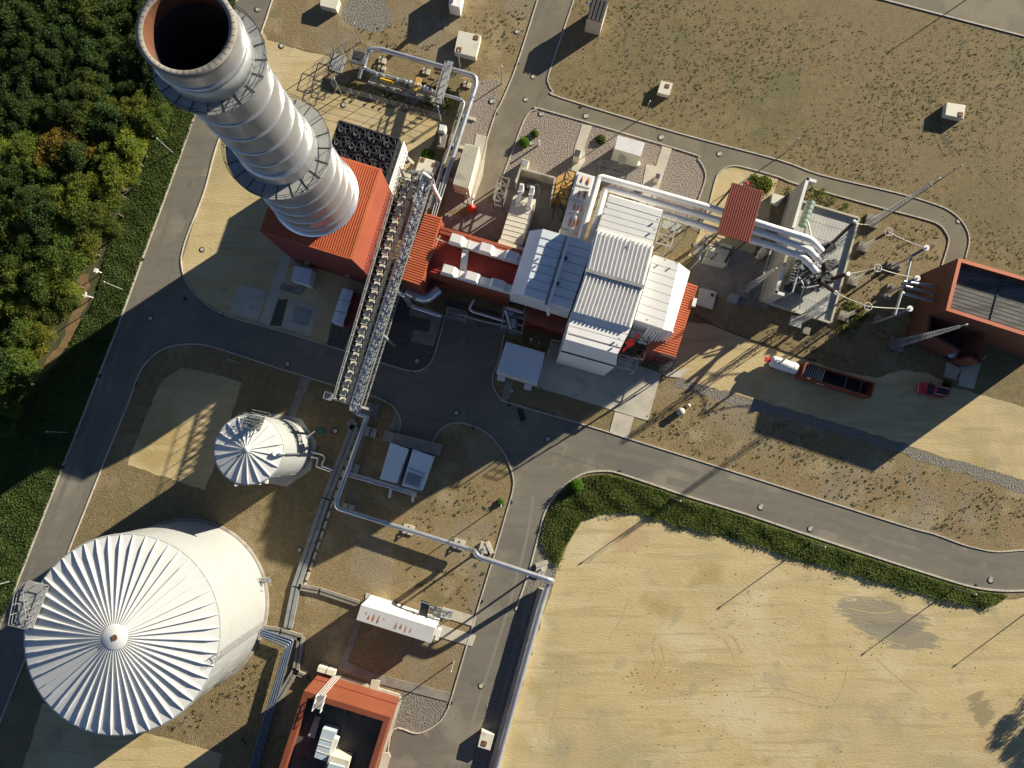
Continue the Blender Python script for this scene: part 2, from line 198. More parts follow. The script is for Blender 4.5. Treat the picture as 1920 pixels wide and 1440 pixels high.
# ------------------------------------------------------------------ mesh builder
class MB:
    def __init__(s): s.v = []; s.f = []; s.m = []; s.sm = []; s.cur = 0; s.smooth = False
    def add(s, vs, fs):
        o = len(s.v); s.v += [tuple(v) for v in vs]
        for f in fs: s.f.append(tuple(o + i for i in f)); s.m.append(s.cur); s.sm.append(s.smooth)
    def poly_tri(s, pts):
        tris = tessellate_polygon([[Vector(p) for p in pts]])
        fs = []
        for t in tris:
            a, b, c = [Vector(pts[i]) for i in t]
            fs.append(t if (b - a).cross(c - a).z >= 0 else (t[0], t[2], t[1]))
        return fs
    def sheet(s, pts, z):
        pts = [Vector((p[0], p[1], z)) for p in pts]; s.add(pts, s.poly_tri(pts)); return s
    def prism(s, top, z0):
        """top: list of 3D points; walls drop straight down to z0"""
        top = [Vector(p) for p in top]; n = len(top)
        ar = sum(top[i].x * top[(i + 1) % n].y - top[(i + 1) % n].x * top[i].y for i in range(n))
        if ar < 0: top = top[::-1]
        bot = [Vector((p.x, p.y, z0 if not isinstance(z0, (list, tuple)) else z0[i])) for i, p in enumerate(top)]
        if n == 4: ft = [(0, 1, 2, 3)]; fb = [(3, 2, 1, 0)]
        else: ft = s.poly_tri(top); fb = [(a, c, b) for a, b, c in ft]
        s.add(top, ft); s.add(bot, fb)
        for i in range(n):
            j = (i + 1) % n; s.add([bot[i], bot[j], top[j], top[i]], [(0, 1, 2, 3)])
        return s
    def obox(s, c, ax, l, wd, h, up=None):
        """box centred on c; ax = length direction"""
        c = Vector(c); ax = Vector(ax).normalized(); up = Vector(up) if up else Vector((0, 0, 1))
        if abs(ax.dot(up)) > 0.999: up = Vector((1, 0, 0))
        sd = up.cross(ax).normalized(); up = ax.cross(sd).normalized()
        vs = [c + ax * (a * l / 2) + sd * (b * wd / 2) + up * (d * h / 2) for a in (-1, 1) for b in (-1, 1) for d in (-1, 1)]
        s.add(vs, [(0, 1, 3, 2), (4, 6, 7, 5), (0, 4, 5, 1), (2, 3, 7, 6), (0, 2, 6, 4), (1, 5, 7, 3)]); return s
    def bar(s, p, q, wd, h=None, up=None):
        p, q = Vector(p), Vector(q); return s.obox((p + q) / 2, q - p, (q - p).length, wd, h or wd, up)
    def tube(s, path, r, seg=12, caps=True):
        path = [Vector(p) for p in path]; n = len(path); rings = []
        t0 = (path[1] - path[0]).normalized(); up = Vector((0, 0, 1)) if abs(t0.z) < 0.9 else Vector((1, 0, 0))
        a = up.cross(t0).normalized(); prev = t0
        for i, p in enumerate(path):
            if i == 0: t = t0
            elif i == n - 1: t = (path[i] - path[i - 1]).normalized()
            else: t = ((path[i + 1] - p).normalized() + (p - path[i - 1]).normalized()).normalized()
            a = (a - t * a.dot(t)).normalized(); b = t.cross(a)
            rr = r[i] if isinstance(r, (list, tuple)) else r
            rings.append([p + (a * math.cos(2 * math.pi * k / seg) + b * math.sin(2 * math.pi * k / seg)) * rr for k in range(seg)])
        vs = [v for rg_ in rings for v in rg_]; fs = []
        for i in range(n - 1):
            for k in range(seg): fs.append((i * seg + k, i * seg + (k + 1) % seg, (i + 1) * seg + (k + 1) % seg, (i + 1) * seg + k))
        sm = s.smooth; s.smooth = True; s.add(vs, fs); s.smooth = sm
        if caps: s.add(rings[0], [tuple(range(seg))[::-1]]); s.add(rings[-1], [tuple(range(seg))])
        return s
    def lathe(s, c, prof, seg=48, cap_top=False, cap_bot=False):
        """prof: (radius, z) bottom to top"""
        n = len(prof); vs = []; fs = []
        for r_, z in prof:
            for k in range(seg): a = 2 * math.pi * k / seg; vs.append((c[0] + r_ * math.cos(a), c[1] + r_ * math.sin(a), z))
        for i in range(n - 1):
            for k in range(seg): fs.append((i * seg + k, i * seg + (k + 1) % seg, (i + 1) * seg + (k + 1) % seg, (i + 1) * seg + k))
        sm = s.smooth; s.smooth = True; s.add(vs, fs); s.smooth = sm
        if cap_top: s.add(vs[-seg:], [tuple(range(seg))])
        if cap_bot: s.add(vs[:seg], [tuple(range(seg))[::-1]])
        return s
    def cyl(s, c, r, z0, z1, seg=24): return s.lathe(c, [(r, z0), (r, z1)], seg, True, True)
    def ribs(s, A, B, D, E, n, wd, h, t0=0.0, t1=1.0):
        """n ribs, each running from edge A-B to edge D-E (D below A, E below B)"""
        A, B, D, E = map(Vector, (A, B, D, E))
        for i in range(n):
            t = t0 + (t1 - t0) * (i + 0.5) / n; p = A.lerp(B, t); q = D.lerp(E, t); up = (B - A).cross(D - A).normalized()
            if up.z < 0: up = -up
            s.bar(p + up * (h / 2 - 0.01), q + up * (h / 2 - 0.01), wd, h, up)
        return s
    def build(s, name, mats, parent=None, origin=None):
        if not isinstance(mats, (list, tuple)): mats = [mats]
        me = bpy.data.meshes.new(name); o0 = Vector(origin) if origin is not None else (W(parent) if parent else Vector((0, 0, 0)))
        me.from_pydata([(v[0] - o0.x, v[1] - o0.y, v[2] - o0.z) for v in s.v], [], s.f)
        for m_ in mats: me.materials.append(M[m_] if isinstance(m_, str) else m_)
        me.polygons.foreach_set('material_index', s.m); me.polygons.foreach_set('use_smooth', s.sm); me.update()
        o = bpy.data.objects.new(name, me); C.objects.link(o)
        if parent: o.parent = parent; o.location = o0 - W(parent)
        else: o.location = o0
        return o
WL = {}
def W(o):
    l = Vector(o.location)
    return l + (W(o.parent) if o.parent else Vector((0, 0, 0)))
def tag(o, label=None, cat=None, group=None, kind=None):
    if label: o['label'] = label
    if cat: o['category'] = cat
    if group: o['group'] = group
    if kind: o['kind'] = kind
    return o
def thing(name, label, cat, loc, group=None):
    o = bpy.data.objects.new(name, None); C.objects.link(o); o.location = Vector((loc[0], loc[1], loc[2] if len(loc) > 2 else 0)); o.empty_display_size = 0.5
    return tag(o, label, cat, group)
def cen(pts): 
    c = sum((Vector(p) for p in pts), Vector((0, 0, 0))) / len(pts); return Vector((c.x, c.y, 0))
def solo(name, label, cat, mb, mats, loc, group=None):
    return tag(mb.build(name, mats, origin=Vector((loc[0], loc[1], loc[2] if len(loc) > 2 else 0))), label, cat, group)
def bend(path, r=0.6, n=4):
    path = [Vector(p) for p in path]; out = [path[0]]
    for i in range(1, len(path) - 1):
        a, b, c = path[i - 1], path[i], path[i + 1]; d1 = (a - b); d2 = (c - b); k = min(r, d1.length * 0.45, d2.length * 0.45)
        p = b + d1.normalized() * k; q = b + d2.normalized() * k
        for j in range(n + 1): t = j / n; out.append(p.lerp(b, t).lerp(b.lerp(q, t), t))
    out.append(path[-1]); return out
def struct(name, mb, mats): return tag(mb.build(name, mats), kind='structure')
# ================================================================== SETTING: ground sheets, roads, kerbs
mb = MB(); mb.sheet([(-900, -900), (900, -900), (900, 900), (-900, 900)], 0.0); struct('ground', mb, 'ground')
ROUGH = {'sand': .2, 'ballast': .5, 'darkgravel_shade': .15, 'soil': .3, 'trackdirt': .5, 'grassbase': .25}
def sheet(name, pts, z, m, smooth=False, kind='structure'):
    q = PX(pts)
    if smooth: q = curve(q, True, 3)
    am = ROUGH.get(m, 0)
    if am:
        out = []
        for i in range(len(q)):
            a, b = q[i], q[(i + 1) % len(q)]; L = (b - a).length; k = max(1, int(L / .9)) if L < 200 else 1; n_ = Vector((-(b - a).y, (b - a).x, 0)).normalized()
            for j in range(k): out.append(a.lerp(b, j / k) + (n_ * random.uniform(-am, am) * .6 if j else Vector((0, 0, 0))))
        q = out
    mb = MB(); mb.sheet([(p.x, p.y) for p in q], z); return tag(mb.build(name, m), kind=kind)
veg0 = [(1012,1010),(1024,965),(1046,930),(1074,905),(1102,891),(1139,888),(1165,894),(1233,917),(1289,936),(1400,970),(1507,1006),(1614,1041),(1767,1090),(1828,1107),(1874,1113),(1889,1115),(1877,1128),(1843,1140),(1797,1132),(1751,1120),(1705,1107),(1553,1064),(1461,1038),(1400,1016),(1261,983),(1192,962),(1136,962),(1092,974),(1078,997),(1058,1030),(1046,1062),(1030,1050)]
roadA_L = [(480,-90),(444,0),(361,228),(317,350),(267,486),(219,617),(167,750),(111,892),(30,1100),(0,1172),(-60,1320),(-120,1470)]
roadA_R = [(547,-90),(511,0),(492,56),(440,190),(407,272),(386,350),(369,397),(352,440),(343,469),(340,494),(350,530),(380,564),(417,589),(480,608),(520,619),(647,658),(708,678),(772,696),(799,689),(813,669),(825,630),(835,592),(900,612),(945,628)]
isl_E = [(945,628),(936,672),(924,706),(925,725),(936,744),(956,756),(1108,800),(1178,822),(1290,857),(1400,892),(1560,943),(1706,989),(1751,1001),(1800,1019),(1828,1027),(1867,1034),(1919,1031),(2060,1020)]
lowR = [(2060,1100),(1920,1107),(1874,1107),(1828,1101),(1767,1084),(1614,1035),(1507,1000),(1400,964),(1289,930),(1233,911),(1167,889),(1139,883),(1100,886),(1072,900),(1044,925),(1022,961),(1011,1000),(989,1082),(967,1143),(960,1184),(912,1318),(882,1440),(850,1540)]
lowL = [(690,1540),(712,1470),(725,1440),(737,1368),(779,1375),(801,1369),(823,1354),(837,1334),(848,1304),(893,1151),(927,1040),(949,964),(962,917),(961,889),(947,853),(924,822),(897,803),(863,793),(838,797),(819,814),(811,831),(780,826),(746,812),(752,792),(741,767),(724,753),(686,739),(624,722),(547,698),(520,690),(417,656),(375,646),(333,647),(300,658),(272,683),(256,712),(242,752),(189,883),(131,1028),(66,1190),(0,1355),(-40,1470)]
sheet('road', roadA_L + lowL[::-1][0:0] + [(-40,1470)] + lowL[::-1][1:] + lowR[::-1] + isl_E[::-1] + roadA_R[::-1][1:], 0.030, 'asphalt')
roadD = [(1030,-60),(1008,0),(968,125),(940,192),(930,211),(913,264),(897,333),(880,385),(868,430),(905,440),(925,380),(940,339),(968,264),(982,228),(993,211),(1007,206),(1023,207),(1287,285),(1309,299),(1322,322),(1321,342),(1307,381),(1294,430),(1312,436),(1329,386),(1343,333),(1357,317),(1373,311),(1396,314),(1460,332),(1497,346),(1650,389),(1733,411),(1761,422),(1775,439),(1778,456),(1767,494),(1740,580),(1785,560),(1810,483),(1817,450),(1808,422),(1783,397),(1747,381),(1678,361),(1539,328),(1460,300),(1273,250),(1051,183),(1037,172),(1029,158),(1029,139),(1057,56),(1076,0),(1096,-60)]
sheet('road', roadD, 0.030, 'asphalt2')
sheet('road', [(1658,0),(1920,68),(2100,112),(2100,-60),(1480,-60),(1430,-60)], 0.030, 'asphalt2')
# worn lanes and joints on the roads
def strip(mb, px, wd, z):
    q = curve(PX(px), False, 6)
    for i in range(len(q) - 1):
        d = (q[i + 1] - q[i]).normalized(); n_ = Vector((-d.y, d.x, 0)) * wd / 2
        dn = (q[min(i + 2, len(q) - 1)] - q[i + 1]); d2 = dn.normalized() if dn.length > 1e-6 else d; n2 = Vector((-d2.y, d2.x, 0)) * wd / 2
        a, b, c, d_ = q[i] - n_, q[i + 1] - n2, q[i + 1] + n2, q[i] + n_
        mb.add([(p.x, p.y, z) for p in (a, b, c, d_)], [(0, 1, 2, 3)])
mb = MB()
strip(mb, [(905,1440),(945,1300),(985,1160),(1015,1060),(1035,1000),(1060,950),(1110,915)], 0.5, 0.036)
strip(mb, [(930,1440),(968,1300),(1003,1170)][:0] or [(860,1440),(905,1290),(950,1150),(985,1020),(1000,930)], 0.4, 0.036)
struct('tyre_marks', mb, 'worn')
mb = MB()
for i, (pts, wd) in enumerate([([(1120,905-25),(1250,900),(1420,945),(1620,1010),(1770,1055),(1900,1085)][1:],1.1),([(1110,840),(1300,885),(1480,940),(1700,1015),(1900,1055)],.9),([(905,1400),(950,1230),(985,1100),(1010,1010),(1040,940)],.9),([(60,1180),(150,960),(245,720),(330,500),(380,330)],1.2),([(25,1150),(110,940),(205,700),(290,480),(340,340)],.7),([(450,640),(600,680),(740,720),(860,760)],1.0),([(975,120),(1000,60),(1040,-20)],.8)]): strip(mb, pts, wd, .0335 + i * .0002)
for i, q in enumerate([[(880,770),(900,776),(895,792),(875,786)],[(1075,850),(1100,857),(1096,870),(1071,863)],[(1640,1015),(1662,1022),(1658,1034),(1636,1027)],[(290,560),(302,563),(296,585),(283,580)]]): mb.sheet([(p.x, p.y) for p in PX(q)], .0352 + i * .0001)
struct('road_wear', mb, 'lane')
mb = MB()
for k in range(9):
    u, v, a = random.choice([(1300,905,.28),(1500,965,.28),(1700,1030,.28),(960,1190,1.9),(935,1290,1.9),(130,980,2.0),(250,670,2.0),(860,735,.3),(1010,870,.6)]); pts = [(u, v)]
    for i in range(6): a += random.uniform(-.5, .5); u += 7 * math.cos(a); v += 7 * math.sin(a); pts.append((u, v))
    strip(mb, pts, .035, .0362 + k * .0001)
struct('road_crack', mb, 'joint')
mb = MB(); strip(mb, [(1030,848),(1080,862),(1125,878)], 0.06, 0.036); strip(mb, [(745,765),(800,785),(860,790)], 0.08, 0.036)
strip(mb, [(1005,205),(1012,180),(1022,160)], 0.05, 0.036); struct('road_joint', mb, 'joint')
sheet('yard', [(832,556),(958,592),(948,614),(836,584)], 0.014, 'darkgravel_shade')  # dark sheet painting the shade between annex wall and yard
mb = MB()
for pts in ([(1742,190),(1748,222),(1765,255),(1785,290)],[(1755,205),(1760,235),(1775,262),(1792,295)],[(1745,240),(1758,268),(1770,292)],[(1160,30),(1172,60),(1170,90),(1175,120)],[(1835,325),(1850,340),(1866,352)]): strip(mb, pts, .28, .010)
struct('tyre_track', mb, 'fieldtrack')
mb = MB()
for pts in ([(1030,1390),(1050,1290),(1058,1230)],[(1590,1140),(1640,1150),(1680,1146)],[(1600,1185),(1660,1200),(1700,1215)],[(1645,1235),(1665,1255),(1720,1300)],[(1560,1330),(1580,1290),(1590,1250)],[(1180,1120),(1165,1160),(1140,1200)],[(1400,1020),(1440,1045),(1500,1060)],[(1090,1420),(1180,1390),(1300,1330)]): strip(mb, pts, .16, .022)
for k in range(6):
    u, v = random.uniform(1060, 1880), random.uniform(1120, 1430); a = random.uniform(-.5, .2) if k % 3 else random.uniform(.9, 1.5); L = random.uniform(25, 110); c_ = random.uniform(-.4, .4)
    for o_ in (0, 16): strip(mb, [(u - math.sin(a) * o_, v + math.cos(a) * o_), (u + L * .5 * math.cos(a) - math.sin(a) * o_, v + L * .5 * math.sin(a) + math.cos(a) * o_), (u + L * math.cos(a + c_) - math.sin(a) * o_, v + L * math.sin(a + c_) + math.cos(a) * o_)], .22, .0225 + k * .0003)
struct('tyre_track', mb, 'sandtrack')
# field and large ground areas
sheet('field', [(1057,56),(1029,139),(1029,158),(1037,172),(1051,183),(1273,250),(1460,300),(1539,328),(1678,361),(1747,381),(1783,397),(1808,422),(1817,450),(1810,483),(1785,560),(1800,700),(1826,736),(1920,766),(2100,820),(2100,112),(1920,68),(1658,0),(1430,-60),(1096,-60),(1076,0)], 0.006, 'field')
sheet('gravel', [(968,264),(982,228),(993,211),(1007,206),(1023,207),(1287,285),(1309,299),(1322,322),(1321,342),(1307,381),(1285,420),(1130,345),(1040,335),(940,339)], 0.012, 'gravel')
sheet('sand', [(1343,333),(1357,317),(1373,311),(1396,314),(1460,332),(1448,370),(1440,420),(1400,500),(1290,480),(1312,436),(1329,386)], 0.012, 'sand')
sheet('sand', [(407,272),(386,350),(369,397),(352,440),(343,469),(340,494),(350,530),(380,564),(417,589),(480,608),(520,619),(647,658),(700,560),(720,400),(560,200),(440,190)], 0.012, 'sand')
sheet('sand', [(492,56),(502,75),(563,94),(619,106),(600,165),(645,180),(824,228),(812,265),(770,345),(600,350),(440,190)], 0.012, 'sand')
sheet('sand', [(340,690),(308,711),(297,725),(239,872),(325,900),(383,919),(420,830),(453,717),(400,700)], 0.012, 'sand')
sheet('sand', [(80,1318),(42,1440),(20,1520),(420,1520),(410,1440),(417,1414),(330,1388),(268,1373),(180,1340)], 0.012, 'sand')
sheet('sand', [(1036,1095),(1050,1050),(1075,1000),(1092,970),(1136,955),(1250,975),(1400,1005),(1553,1055),(1751,1110),(1880,1125),(2060,1110),(2250,1600),(900,1600),(930,1440)], 0.012, 'sand')
sheet('sand', [(1250,600),(1345,610),(1430,648),(1505,672),(1560,690),(1640,709),(1690,694),(1740,700),(1783,725),(1825,736),(1920,764),(2060,800),(2060,950),(1920,900),(1761,855),(1611,806),(1405,747),(1317,722),(1272,707),(1235,696)], 0.012, 'sand')
sheet('gravel', [(1272,707),(1317,722),(1405,747),(1611,806),(1761,855),(1920,900),(2060,950),(2060,985),(1920,925),(1740,868),(1600,822),(1400,765),(1310,740),(1262,722)], 0.016, 'ballast')
sheet('gravel', [(1011,1000),(1030,1025),(1044,1068),(1036,1100),(925,1450),(900,1540),(850,1540),(882,1440),(912,1318),(960,1184),(967,1143),(989,1082)], 0.012, 'ballast')
sheet('gravel', [(745,1300),(835,1300),(848,1304),(837,1334),(823,1354),(801,1369),(779,1375),(737,1368),(730,1360)], 0.016, 'ballast')
sheet('gravel', [(900,150),(935,150),(930,211),(913,264),(897,333),(880,385),(830,400),(850,310),(880,200)], 0.010, 'gravel')
mb = MB(); gp = [(p.x, p.y) for p in PX([(1575,1155),(1625,1127),(1665,1130),(1710,1155),(1745,1165),(1788,1190),(1770,1205),(1700,1208),(1640,1215),(1600,1190)])]
def inside(x, y, poly):
    c = False; j = len(poly) - 1
    for i in range(len(poly)):
        if (poly[i][1] > y) != (poly[j][1] > y) and x < (poly[j][0] - poly[i][0]) * (y - poly[i][1]) / (poly[j][1] - poly[i][1]) + poly[i][0]: c = not c
        j = i
    return c

sheet('gravel', [(655,0),(710,-10),(735,30),(715,60),(660,50),(640,25)], 0.010, 'ballast', True)
sheet('gravel', [(515,565),(540,560),(527,612),(505,610)], 0.018, 'darkgravel_shade')
sheet('gravel', [(622,606),(660,618),(645,657),(612,647)], 0.018, 'darkgravel_shade')
sheet('gravel', [(647,658),(708,678),(772,696),(799,689),(813,669),(832,592),(760,570),(690,560),(660,618)], 0.016, 'darkgravel_shade')
for pts in ([(735,770),(947,853),(961,889),(962,917),(949,964),(927,1040),(893,1151),(848,1304),(745,1300),(560,1230),(560,1100),(640,800)],):
    sheet('verge', [(811,831),(819,814),(838,797),(863,793),(897,803),(924,822),(947,853),(961,889),(962,917),(949,964),(927,1040),(893,1151),(848,1304),(735,1290),(560,1230),(575,1090),(650,800),(690,800)], 0.008, 'island')
sheet('verge', [(1178,824),(1290,857),(1400,892),(1560,943),(1706,989),(1751,1001),(1800,1019),(1867,1034),(2060,1020),(2060,985),(1920,925),(1740,868),(1600,822),(1400,765),(1310,740),(1262,722),(1240,702),(1215,789),(1189,780)], 0.008, 'island')
sheet('verge', [(500,20),(560,-60),(1030,-60),(1008,0),(968,125),(940,192),(900,160),(660,75),(619,106),(502,75),(492,56)], 0.008, 'island')
sheet('forest_floor', [(430,-60),(444,0),(361,228),(317,350),(267,486),(219,617),(167,750),(111,892),(30,1100),(-60,1320),(-400,1300),(-400,-60)], 0.010, 'soil')
sheet('verge', veg0, 0.020, 'grassbase')
sheet('dirt_track', [(150,515),(168,512),(165,560),(150,600),(125,650),(95,690),(60,720),(85,680),(115,640),(135,590)], 0.016, 'trackdirt')
# concrete slabs and paths
SZ = [0]
def slab(pts, m='concrete', z=0.05, name='path'):
    SZ[0] += 1; z = z + 0.003 * SZ[0]
    mb = MB(); mb.prism(PX(pts, z), 0.0); return struct(name, mb, m)
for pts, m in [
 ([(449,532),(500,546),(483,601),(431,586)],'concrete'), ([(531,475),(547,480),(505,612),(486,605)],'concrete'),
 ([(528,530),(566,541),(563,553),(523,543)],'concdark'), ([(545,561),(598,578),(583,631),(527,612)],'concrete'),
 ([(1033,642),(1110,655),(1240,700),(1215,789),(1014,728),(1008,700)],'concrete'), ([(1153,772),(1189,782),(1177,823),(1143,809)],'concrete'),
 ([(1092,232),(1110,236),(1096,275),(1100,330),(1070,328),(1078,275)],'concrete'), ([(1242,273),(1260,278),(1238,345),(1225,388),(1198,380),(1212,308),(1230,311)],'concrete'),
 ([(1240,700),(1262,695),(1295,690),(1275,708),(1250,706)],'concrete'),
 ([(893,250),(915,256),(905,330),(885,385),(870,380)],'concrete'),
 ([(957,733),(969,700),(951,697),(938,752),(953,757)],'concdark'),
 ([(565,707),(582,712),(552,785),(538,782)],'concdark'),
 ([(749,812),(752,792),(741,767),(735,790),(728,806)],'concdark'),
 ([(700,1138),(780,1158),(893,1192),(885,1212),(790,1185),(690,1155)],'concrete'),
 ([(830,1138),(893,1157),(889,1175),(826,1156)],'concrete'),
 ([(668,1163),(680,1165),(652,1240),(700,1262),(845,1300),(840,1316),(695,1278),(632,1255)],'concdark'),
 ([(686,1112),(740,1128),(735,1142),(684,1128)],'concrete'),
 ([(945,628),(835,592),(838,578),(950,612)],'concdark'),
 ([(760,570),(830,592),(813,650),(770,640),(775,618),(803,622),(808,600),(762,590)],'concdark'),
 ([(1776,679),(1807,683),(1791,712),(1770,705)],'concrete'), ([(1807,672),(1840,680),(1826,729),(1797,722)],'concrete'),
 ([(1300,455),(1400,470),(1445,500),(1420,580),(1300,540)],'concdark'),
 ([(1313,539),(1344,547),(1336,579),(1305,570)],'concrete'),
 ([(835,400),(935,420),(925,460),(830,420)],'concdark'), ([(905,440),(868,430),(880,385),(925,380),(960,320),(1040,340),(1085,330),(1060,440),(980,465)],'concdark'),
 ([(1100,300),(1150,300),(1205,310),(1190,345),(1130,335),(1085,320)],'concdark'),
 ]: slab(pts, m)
slab([(545+8,561+14),(586,584),(576,612),(547,604)], 'grating', 0.06, 'path')
mb = MB(); mb.bar(P(1026,689,0.056), P(1208,746,0.056), 0.5, 0.01); struct('drain_channel', mb, 'black')
# kerbs
kb = MB()
def kerb(px, wd=0.16, h=0.13):
    q = curve(PX(px), False, 4)
    for i in range(len(q) - 1):
        if (q[i+1]-q[i]).length < 0.05: continue
        d = (q[i + 1] - q[i]).normalized()
        kb.obox((q[i] + q[i + 1]) / 2 + Vector((0, 0, h / 2)), d, (q[i + 1] - q[i]).length + 0.04, wd, h)
kerb(roadA_L, 0.28, 0.10); kerb(roadA_R[:22]); kerb(isl_E); kerb(lowR[::-1][4:], 0.24); kerb(lowL[2:21]); kerb(lowL[22:])
kerb(roadD[1:8]); kerb(roadD[10:22]); kerb(roadD[23:38]); kerb(roadD[39:-1]); kerb([(1430,-60),(1658,0),(1920,68),(2100,112)], 0.2)
struct('kerb', kb, 'kerb')
# ================================================================== VEGETATION
def leaves(n, centers, spread, size, flat=0.5):
    """n leaf quads around the centres (arrays); returns verts, faces"""
    c = centers + rng.normal(size=(len(centers), 3)) * spread
    a = rng.normal(size=(len(c), 3)); a[:, 2] *= flat; a /= np.linalg.norm(a, axis=1)[:, None]
    b = rng.normal(size=(len(c), 3)); b -= a * (a * b).sum(1)[:, None]; b /= np.linalg.norm(b, axis=1)[:, None]
    s_ = (size * rng.uniform(0.5, 1.3, len(c)))[:, None]
    v = np.stack([c - a * s_ , c - b * s_ * 0.55, c + a * s_, c + b * s_ * 0.55], 1).reshape(-1, 3)
    return v
def leafmesh(name, v, m, parent=None, origin=(0, 0, 0)):
    n = len(v) // 4; me = bpy.data.meshes.new(name); v = v - np.array(origin)
    me.vertices.add(len(v)); me.vertices.foreach_set('co', v.astype(np.float32).ravel())
    me.loops.add(n * 4); me.loops.foreach_set('vertex_index', np.arange(n * 4, dtype=np.int32))
    me.polygons.add(n); me.polygons.foreach_set('loop_start', np.arange(0, n * 4, 4, dtype=np.int32)); me.polygons.foreach_set('loop_total', np.full(n, 4, dtype=np.int32))
    me.materials.append(M[m] if isinstance(m, str) else m); me.update(); me.validate()
    o = bpy.data.objects.new(name, me); C.objects.link(o)
    if parent: o.parent = parent
    return o
def crown_points(n, rx, h, z0):
    pts = []
    K = 26; cl = rng.normal(size=(K, 3)); cl /= np.linalg.norm(cl, axis=1)[:, None]; cl[:, 2] = np.abs(cl[:, 2]) * 1.0 - 0.15
    cl = cl * np.array([rx, rx, h / 2]) * rng.uniform(0.45, 0.95, K)[:, None] + np.array([0, 0, z0 + h * 0.45])
    rad = rng.uniform(0.22, 0.42, K) * rx
    idx = rng.integers(0, K, n); d = rng.normal(size=(n, 3)); d /= np.linalg.norm(d, axis=1)[:, None]; d[:, 2] = np.abs(d[:, 2]) * 1.1 - 0.25
    return cl[idx] + d * (rad[idx] * rng.uniform(0.55, 1.08, n))[:, None]
def make_tree(leaf, rx, ht, label):
    t = thing('tree', label, 'tree', (0, 0, 0))
    mb = MB(); mb.tube([(0, 0, 0), (0.1, 0.05, ht * 0.35), (0, 0.15, ht * 0.7)], [0.22, 0.16, 0.06], 8)
    for k in range(5):
        a = k * 1.3; mb.tube([(0.05, 0.03, ht * (0.3 + 0.06 * k)), (math.cos(a) * rx * 0.2, math.sin(a) * rx * 0.2, ht * (0.42 + 0.04 * k)), (math.cos(a) * rx * 0.4, math.sin(a) * rx * 0.4, ht * (0.5 + 0.03 * k))], [0.09, 0.06, 0.02], 6)
    mb.build('trunk', 'bark', t)
    n = 8500; v = leaves(n, crown_points(n, rx * 1.08, ht * 0.7, ht * 0.28), 0.10, 0.125)
    leafmesh('crown', v, leaf, t)
    return t
def dup(root, loc, rotz=0, sc=1.0, label=None, group=None):
    r_ = root.copy(); C.objects.link(r_); r_.location = loc; r_.rotation_euler = (0, 0, rotz); r_.scale = (sc, sc, sc)
    if label: r_['label'] = label
    if group: r_['group'] = group
    for ch in list(root.children):
        c = ch.copy(); C.objects.link(c); c.parent = r_
        for g in list(ch.children):
            d = g.copy(); C.objects.link(d); d.parent = c
    return r_
protos = {'g': [make_tree('leaf', 2.6, 7.0, 'x'), make_tree('leaf', 2.2, 6.0, 'x')], 'd': [make_tree('leaf2', 2.7, 7.5, 'x'), make_tree('leaf2', 2.3, 6.5, 'x')],
          'y': [make_tree('leaf4', 2.5, 6.4, 'x')], 'o': [make_tree('leaf3', 2.4, 6.2, 'x')]}
used = set()
edge = [(0, 400), (100, 345), (200, 305), (300, 255), (400, 222), (500, 142), (600, 100), (700, 40), (790, 10), (860, -30)]
def ex(v):
    for (a, x0), (b, x1) in zip(edge, edge[1:]):
        if a <= v <= b: return x0 + (x1 - x0) * (v - a) / (b - a)
    return -50 if v > 800 else 400
names = {'g': 'mid green', 'd': 'dark green', 'y': 'yellow green', 'o': 'orange autumn coloured'}
ordn = ['first', 'second', 'third', 'fourth', 'fifth', 'sixth', 'seventh', 'eighth', 'ninth', 'tenth', 'eleventh', 'twelfth', 'thirteenth', 'fourteenth', 'fifteenth', 'sixteenth', 'seventeenth', 'eighteenth', 'nineteenth', 'twentieth', 'twenty-first', 'twenty-second', 'twenty-third', 'twenty-fourth', 'twenty-fifth', 'twenty-sixth', 'twenty-seventh', 'twenty-eighth']
autumn = [(110, 235), (150, 250), (180, 275), (85, 300), (130, 265), (45, 335)]
row = 0; v = -5
while v < 790:
    u = -15 + (row % 2) * 20; k = 0
    while u < ex(v) - 12:
        uu = u + random.uniform(-9, 9); vv = v + random.uniform(-9, 9)
        if any(abs(uu - a) < 26 and abs(vv - b) < 22 for a, b in autumn): kd = 'o'
        elif vv < 200 and random.random() < 0.75: kd = 'd'
        elif 330 < vv and uu > 60 and random.random() < 0.5: kd = 'y'
        else: kd = random.choice('gggdy')
        pr = random.choice(protos[kd]); sc = random.uniform(0.8, 1.18)
        # the crown is seen at about 5 m: set the foot so that the crown top lands there
        p = P(uu, vv, 5.0); loc = Vector((p.x, p.y, 0))
        lab = '%s broadleaf tree in the wood, %s from left, %s row from top' % (names[kd], ordn[k], ordn[row])
        if id(pr) not in used: used.add(id(pr)); t = pr; t.location = loc; t['label'] = lab; t['group'] = 'broadleaf trees of the wood'; t.rotation_euler = (0, 0, random.uniform(0, 6.28))
        else: dup(pr, loc, random.uniform(0, 6.28), sc, lab, 'broadleaf trees of the wood')
        u += random.uniform(27, 36); k += 1
    v += 33; row += 1
for k, (u, v, s_) in enumerate(((2115,1222,1.1),(2142,1292,1.2))): dup(protos['d'][k], P(u, v), k, s_, ['dark green tree past the right edge of the sandy lot, upper one', 'dark green tree past the right edge of the sandy lot, lower one'][k], 'broadleaf trees of the wood')
